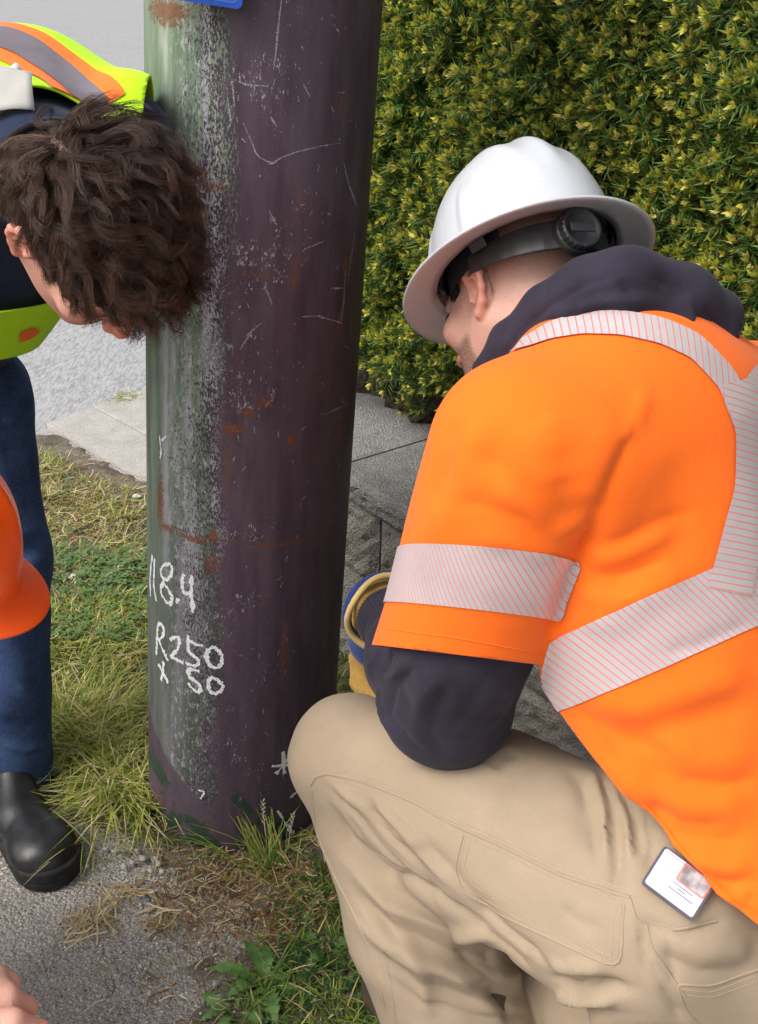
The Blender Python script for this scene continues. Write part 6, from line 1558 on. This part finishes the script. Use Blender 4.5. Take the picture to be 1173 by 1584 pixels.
def rosette(px, py, n, L, label, seed, a0_=0.0, a1_=6.28):
    rr = np.random.default_rng(seed); c = G(px, py, 0.004); root = empty('dandelion', c); tag(root, label, 'dandelion')
    for k in range(n):
        V, F = toothed(L * (0.7 + 0.5 * rr.random()), 0.017 * (0.8 + 0.4 * rr.random()) * L / 0.1, seed * 20 + k); a = a0_ + (a1_ - a0_) * (k + 0.5 * rr.random()) / n; p = 0.30 * rr.random() - 0.05
        M4 = Matrix.Translation(Vector(c)) @ Matrix.Rotation(a, 4, 'Z') @ Matrix.Rotation(-p, 4, 'Y') @ Matrix.Rotation(rr.normal() * 0.25, 4, 'X')
        W = np.array([M4 @ Vector(v) for v in V]); W[:, 2] = np.maximum(W[:, 2], 0.006 + 0.002 * rr.random()); build('leaf', W, F, M_dan, root)
rosette(410, 1530, 9, 0.085, 'toothed green dandelion rosette at the bottom beside the tan trouser leg', 3)
rosette(365, 1570, 6, 0.075, 'smaller dandelion rosette at the lower edge on the gritty path', 4)
rosette(500, 1470, 6, 0.06, 'little dark dandelion close to the trouser shin', 5)
# gravel
def ico():
    V = [nrm(v) for v in ((0, 0, 1), (0.9, 0, 0.45), (0.28, 0.85, 0.45), (-0.72, 0.53, 0.45), (-0.72, -0.53, 0.45), (0.28, -0.85, 0.45), (0.72, 0.53, -0.45), (-0.28, 0.85, -0.45), (-0.9, 0, -0.45), (-0.28, -0.85, -0.45), (0.72, -0.53, -0.45), (0, 0, -1))]
    F = [(0, 1, 2), (0, 2, 3), (0, 3, 4), (0, 4, 5), (0, 5, 1), (1, 6, 2), (2, 7, 3), (3, 8, 4), (4, 9, 5), (5, 10, 1), (6, 7, 2), (7, 8, 3), (8, 9, 4), (9, 10, 5), (10, 6, 1), (11, 7, 6), (11, 8, 7), (11, 9, 8), (11, 10, 9), (11, 6, 10)]
    return np.array(V), np.array(F)
IV, IF = ico()
def pebbles(q, size, col, seed):
    rr = np.random.default_rng(seed); n = len(q); sc = size[:, None] * (0.6 + 0.7 * rr.random((n, 3))) * np.array([1, 1, 0.62]); a = rr.random(n) * 6.28; c, s_ = np.cos(a)[:, None], np.sin(a)[:, None]
    L = IV[None] * sc[:, None] * (0.85 + 0.3 * rr.random((n, 12, 1))); W = np.stack([L[..., 0] * c - L[..., 1] * s_, L[..., 0] * s_ + L[..., 1] * c, L[..., 2]], -1) + q[:, None]
    W[..., 2] += (sc[:, 2] * 0.35)[:, None]; return W.reshape(-1, 3), (IF[None] + (np.arange(n) * 12)[:, None, None]).reshape(-1, 3), np.repeat(col, 12, 0)
GREY = np.array([(0.36, 0.35, 0.33), (0.24, 0.235, 0.23), (0.48, 0.46, 0.42), (0.15, 0.15, 0.15), (0.42, 0.36, 0.28), (0.60, 0.58, 0.54)])
fore = gpoly([(-60, 1250), (130, 1260), (330, 1400), (560, 1470), (560, 1700), (-60, 1700)]); rim_ = gpoly([(100, 1250), (240, 1310), (420, 1430), (330, 1470), (200, 1400), (90, 1330)]); dirt = gpoly([(64, 700), (228, 765), (235, 1290), (70, 1190)])
q1 = inpoly_pts(r, 3000, fore); q2 = inpoly_pts(r, 700, rim_); q3 = inpoly_pts(r, 500, dirt); q = lift(np.concatenate([q1, q2, q3])); q[:, 2] = np.maximum(q[:, 2], -0.004)
sz = np.concatenate([0.0010 + 0.0020 * r.random(3000) ** 3, 0.0012 + 0.0042 * r.random(700) ** 3, 0.0012 + 0.003 * r.random(500) ** 2])
V, F, C = pebbles(q, sz, GREY[r.integers(6, size=len(q))] * (0.8 + 0.4 * r.random(len(q)))[:, None], 9)
tag(build('gravel', V, F, bycol('pebble_stone', 0.85, 0.3, 0, 0.3), attrs={'col': C}, smooth=False), 'loose grit scattered over the asphalt path', 'gravel', kind='stuff')
M_stone = concrete('pale_stone', (0.34, 0.33, 0.31), (0.52, 0.50, 0.47), bs=0.6)
def stone(p, s, seed, label, grp=None, mat=None):
    rr = np.random.default_rng(seed); V = IV * s * (0.75 + 0.45 * rr.random((12, 1))) * np.array([1.1, 0.85, 0.6]); a = rr.random() * 6.28; Rm = np.array([[math.cos(a), -math.sin(a), 0], [math.sin(a), math.cos(a), 0], [0, 0, 1]])
    o = build('stone', V @ Rm.T, IF, mat or M_stone, smooth=False); o.location = Vector(p) + Vector((0, 0, s * 0.38)); m_ = o.modifiers.new('round', 'SUBSURF'); m_.levels = 1; m_.render_levels = 2; tag(o, label, 'stone', grp); return o
for i, (x, y, s) in enumerate(((206, 1336, 0.008), (222, 1330, 0.010), (193, 1341, 0.008), (212, 1317, 0.007), (240, 1333, 0.011), (246, 1338, 0.009), (176, 1318, 0.006), (164, 1314, 0.006), (233, 1348, 0.007), (251, 1350, 0.008))):
    stone(G(x, y, 0.004), s, 300 + i, 'small pale stone in the cluster between black shoe and pole foot', 'stones at the pole foot')
for i, (x, y, s) in enumerate(((218, 1495, 0.006), (232, 1537, 0.006), (200, 1536, 0.005), (272, 1498, 0.005), (334, 1524, 0.006), (242, 1451, 0.004), (320, 1500, 0.004), (170, 1480, 0.004))):
    stone(G(x, y, 0.002), s, 320 + i, 'tiny pale stone lying on the open path below the straw', 'stones on the open path')
stone(G(676, 607, 0.502), 0.016, 340, 'white broken stone lying on the wall cap under the hedge', None, flat('white_stone', (0.62, 0.63, 0.65), 0.8, var=0.2))
M_paper = flat('white_paper', (0.72, 0.74, 0.76), 0.8, var=0.1)
for (x, y, lab) in ((212, 768, 'white paper scrap near the far edge of the grass by the pole'), (113, 893, 'crumpled pale scrap in the clover beside the jeans')):
    c = G(x, y, 0.02); V = [c + np.array([0.014 * math.cos(a) * (0.7 + 0.5 * random.random()), 0.012 * math.sin(a), 0.006 * random.random()]) for a in np.linspace(0, 5.6, 8)] + [c + np.array([0, 0, 0.009])]
    o = build('paper_scrap', V, [(i, (i + 1) % 8, 8) for i in range(8)], M_paper, smooth=False); solidify(o, 0.0008); tag(o, lab, 'paper')
# twig on the litter
a, b2 = G(352, 1437, 0.016), G(405, 1470, 0.010); v, f = tube([a, (a + b2) / 2 + [0.002, 0, 0.002], b2], [0.0016, 0.0014, 0.0010], 6)
tag(build('twig', v, f, flat('red_twig', (0.26, 0.12, 0.07), 0.8, var=0.3), None), 'reddish brown twig lying across the litter below the pole', 'twig')
# hedge sprigs drooping over the cap
for (x, y, n) in ((655, 628, 7), (578, 560, 6), (600, 575, 6), (640, 572, 6), (690, 590, 4)):
    c = G(x, y, 0.545)
    for k in range(n):
        A = rot_to([WN[0] * 0.8 + 0.5 * r.normal(), WN[1] * 0.8 + 0.4 * r.normal(), -0.2 + 0.6 * r.random()], r.random() * 6, r); vv = SPR[[1, 2, 4, 5, 6][k % 5]]
        build('sprig', vv[0] @ A.T * 0.95 + c + r.normal(size=3) * 0.006, vv[1], M_leaf, hedge, smooth=False, attrs={'col': vv[2]})
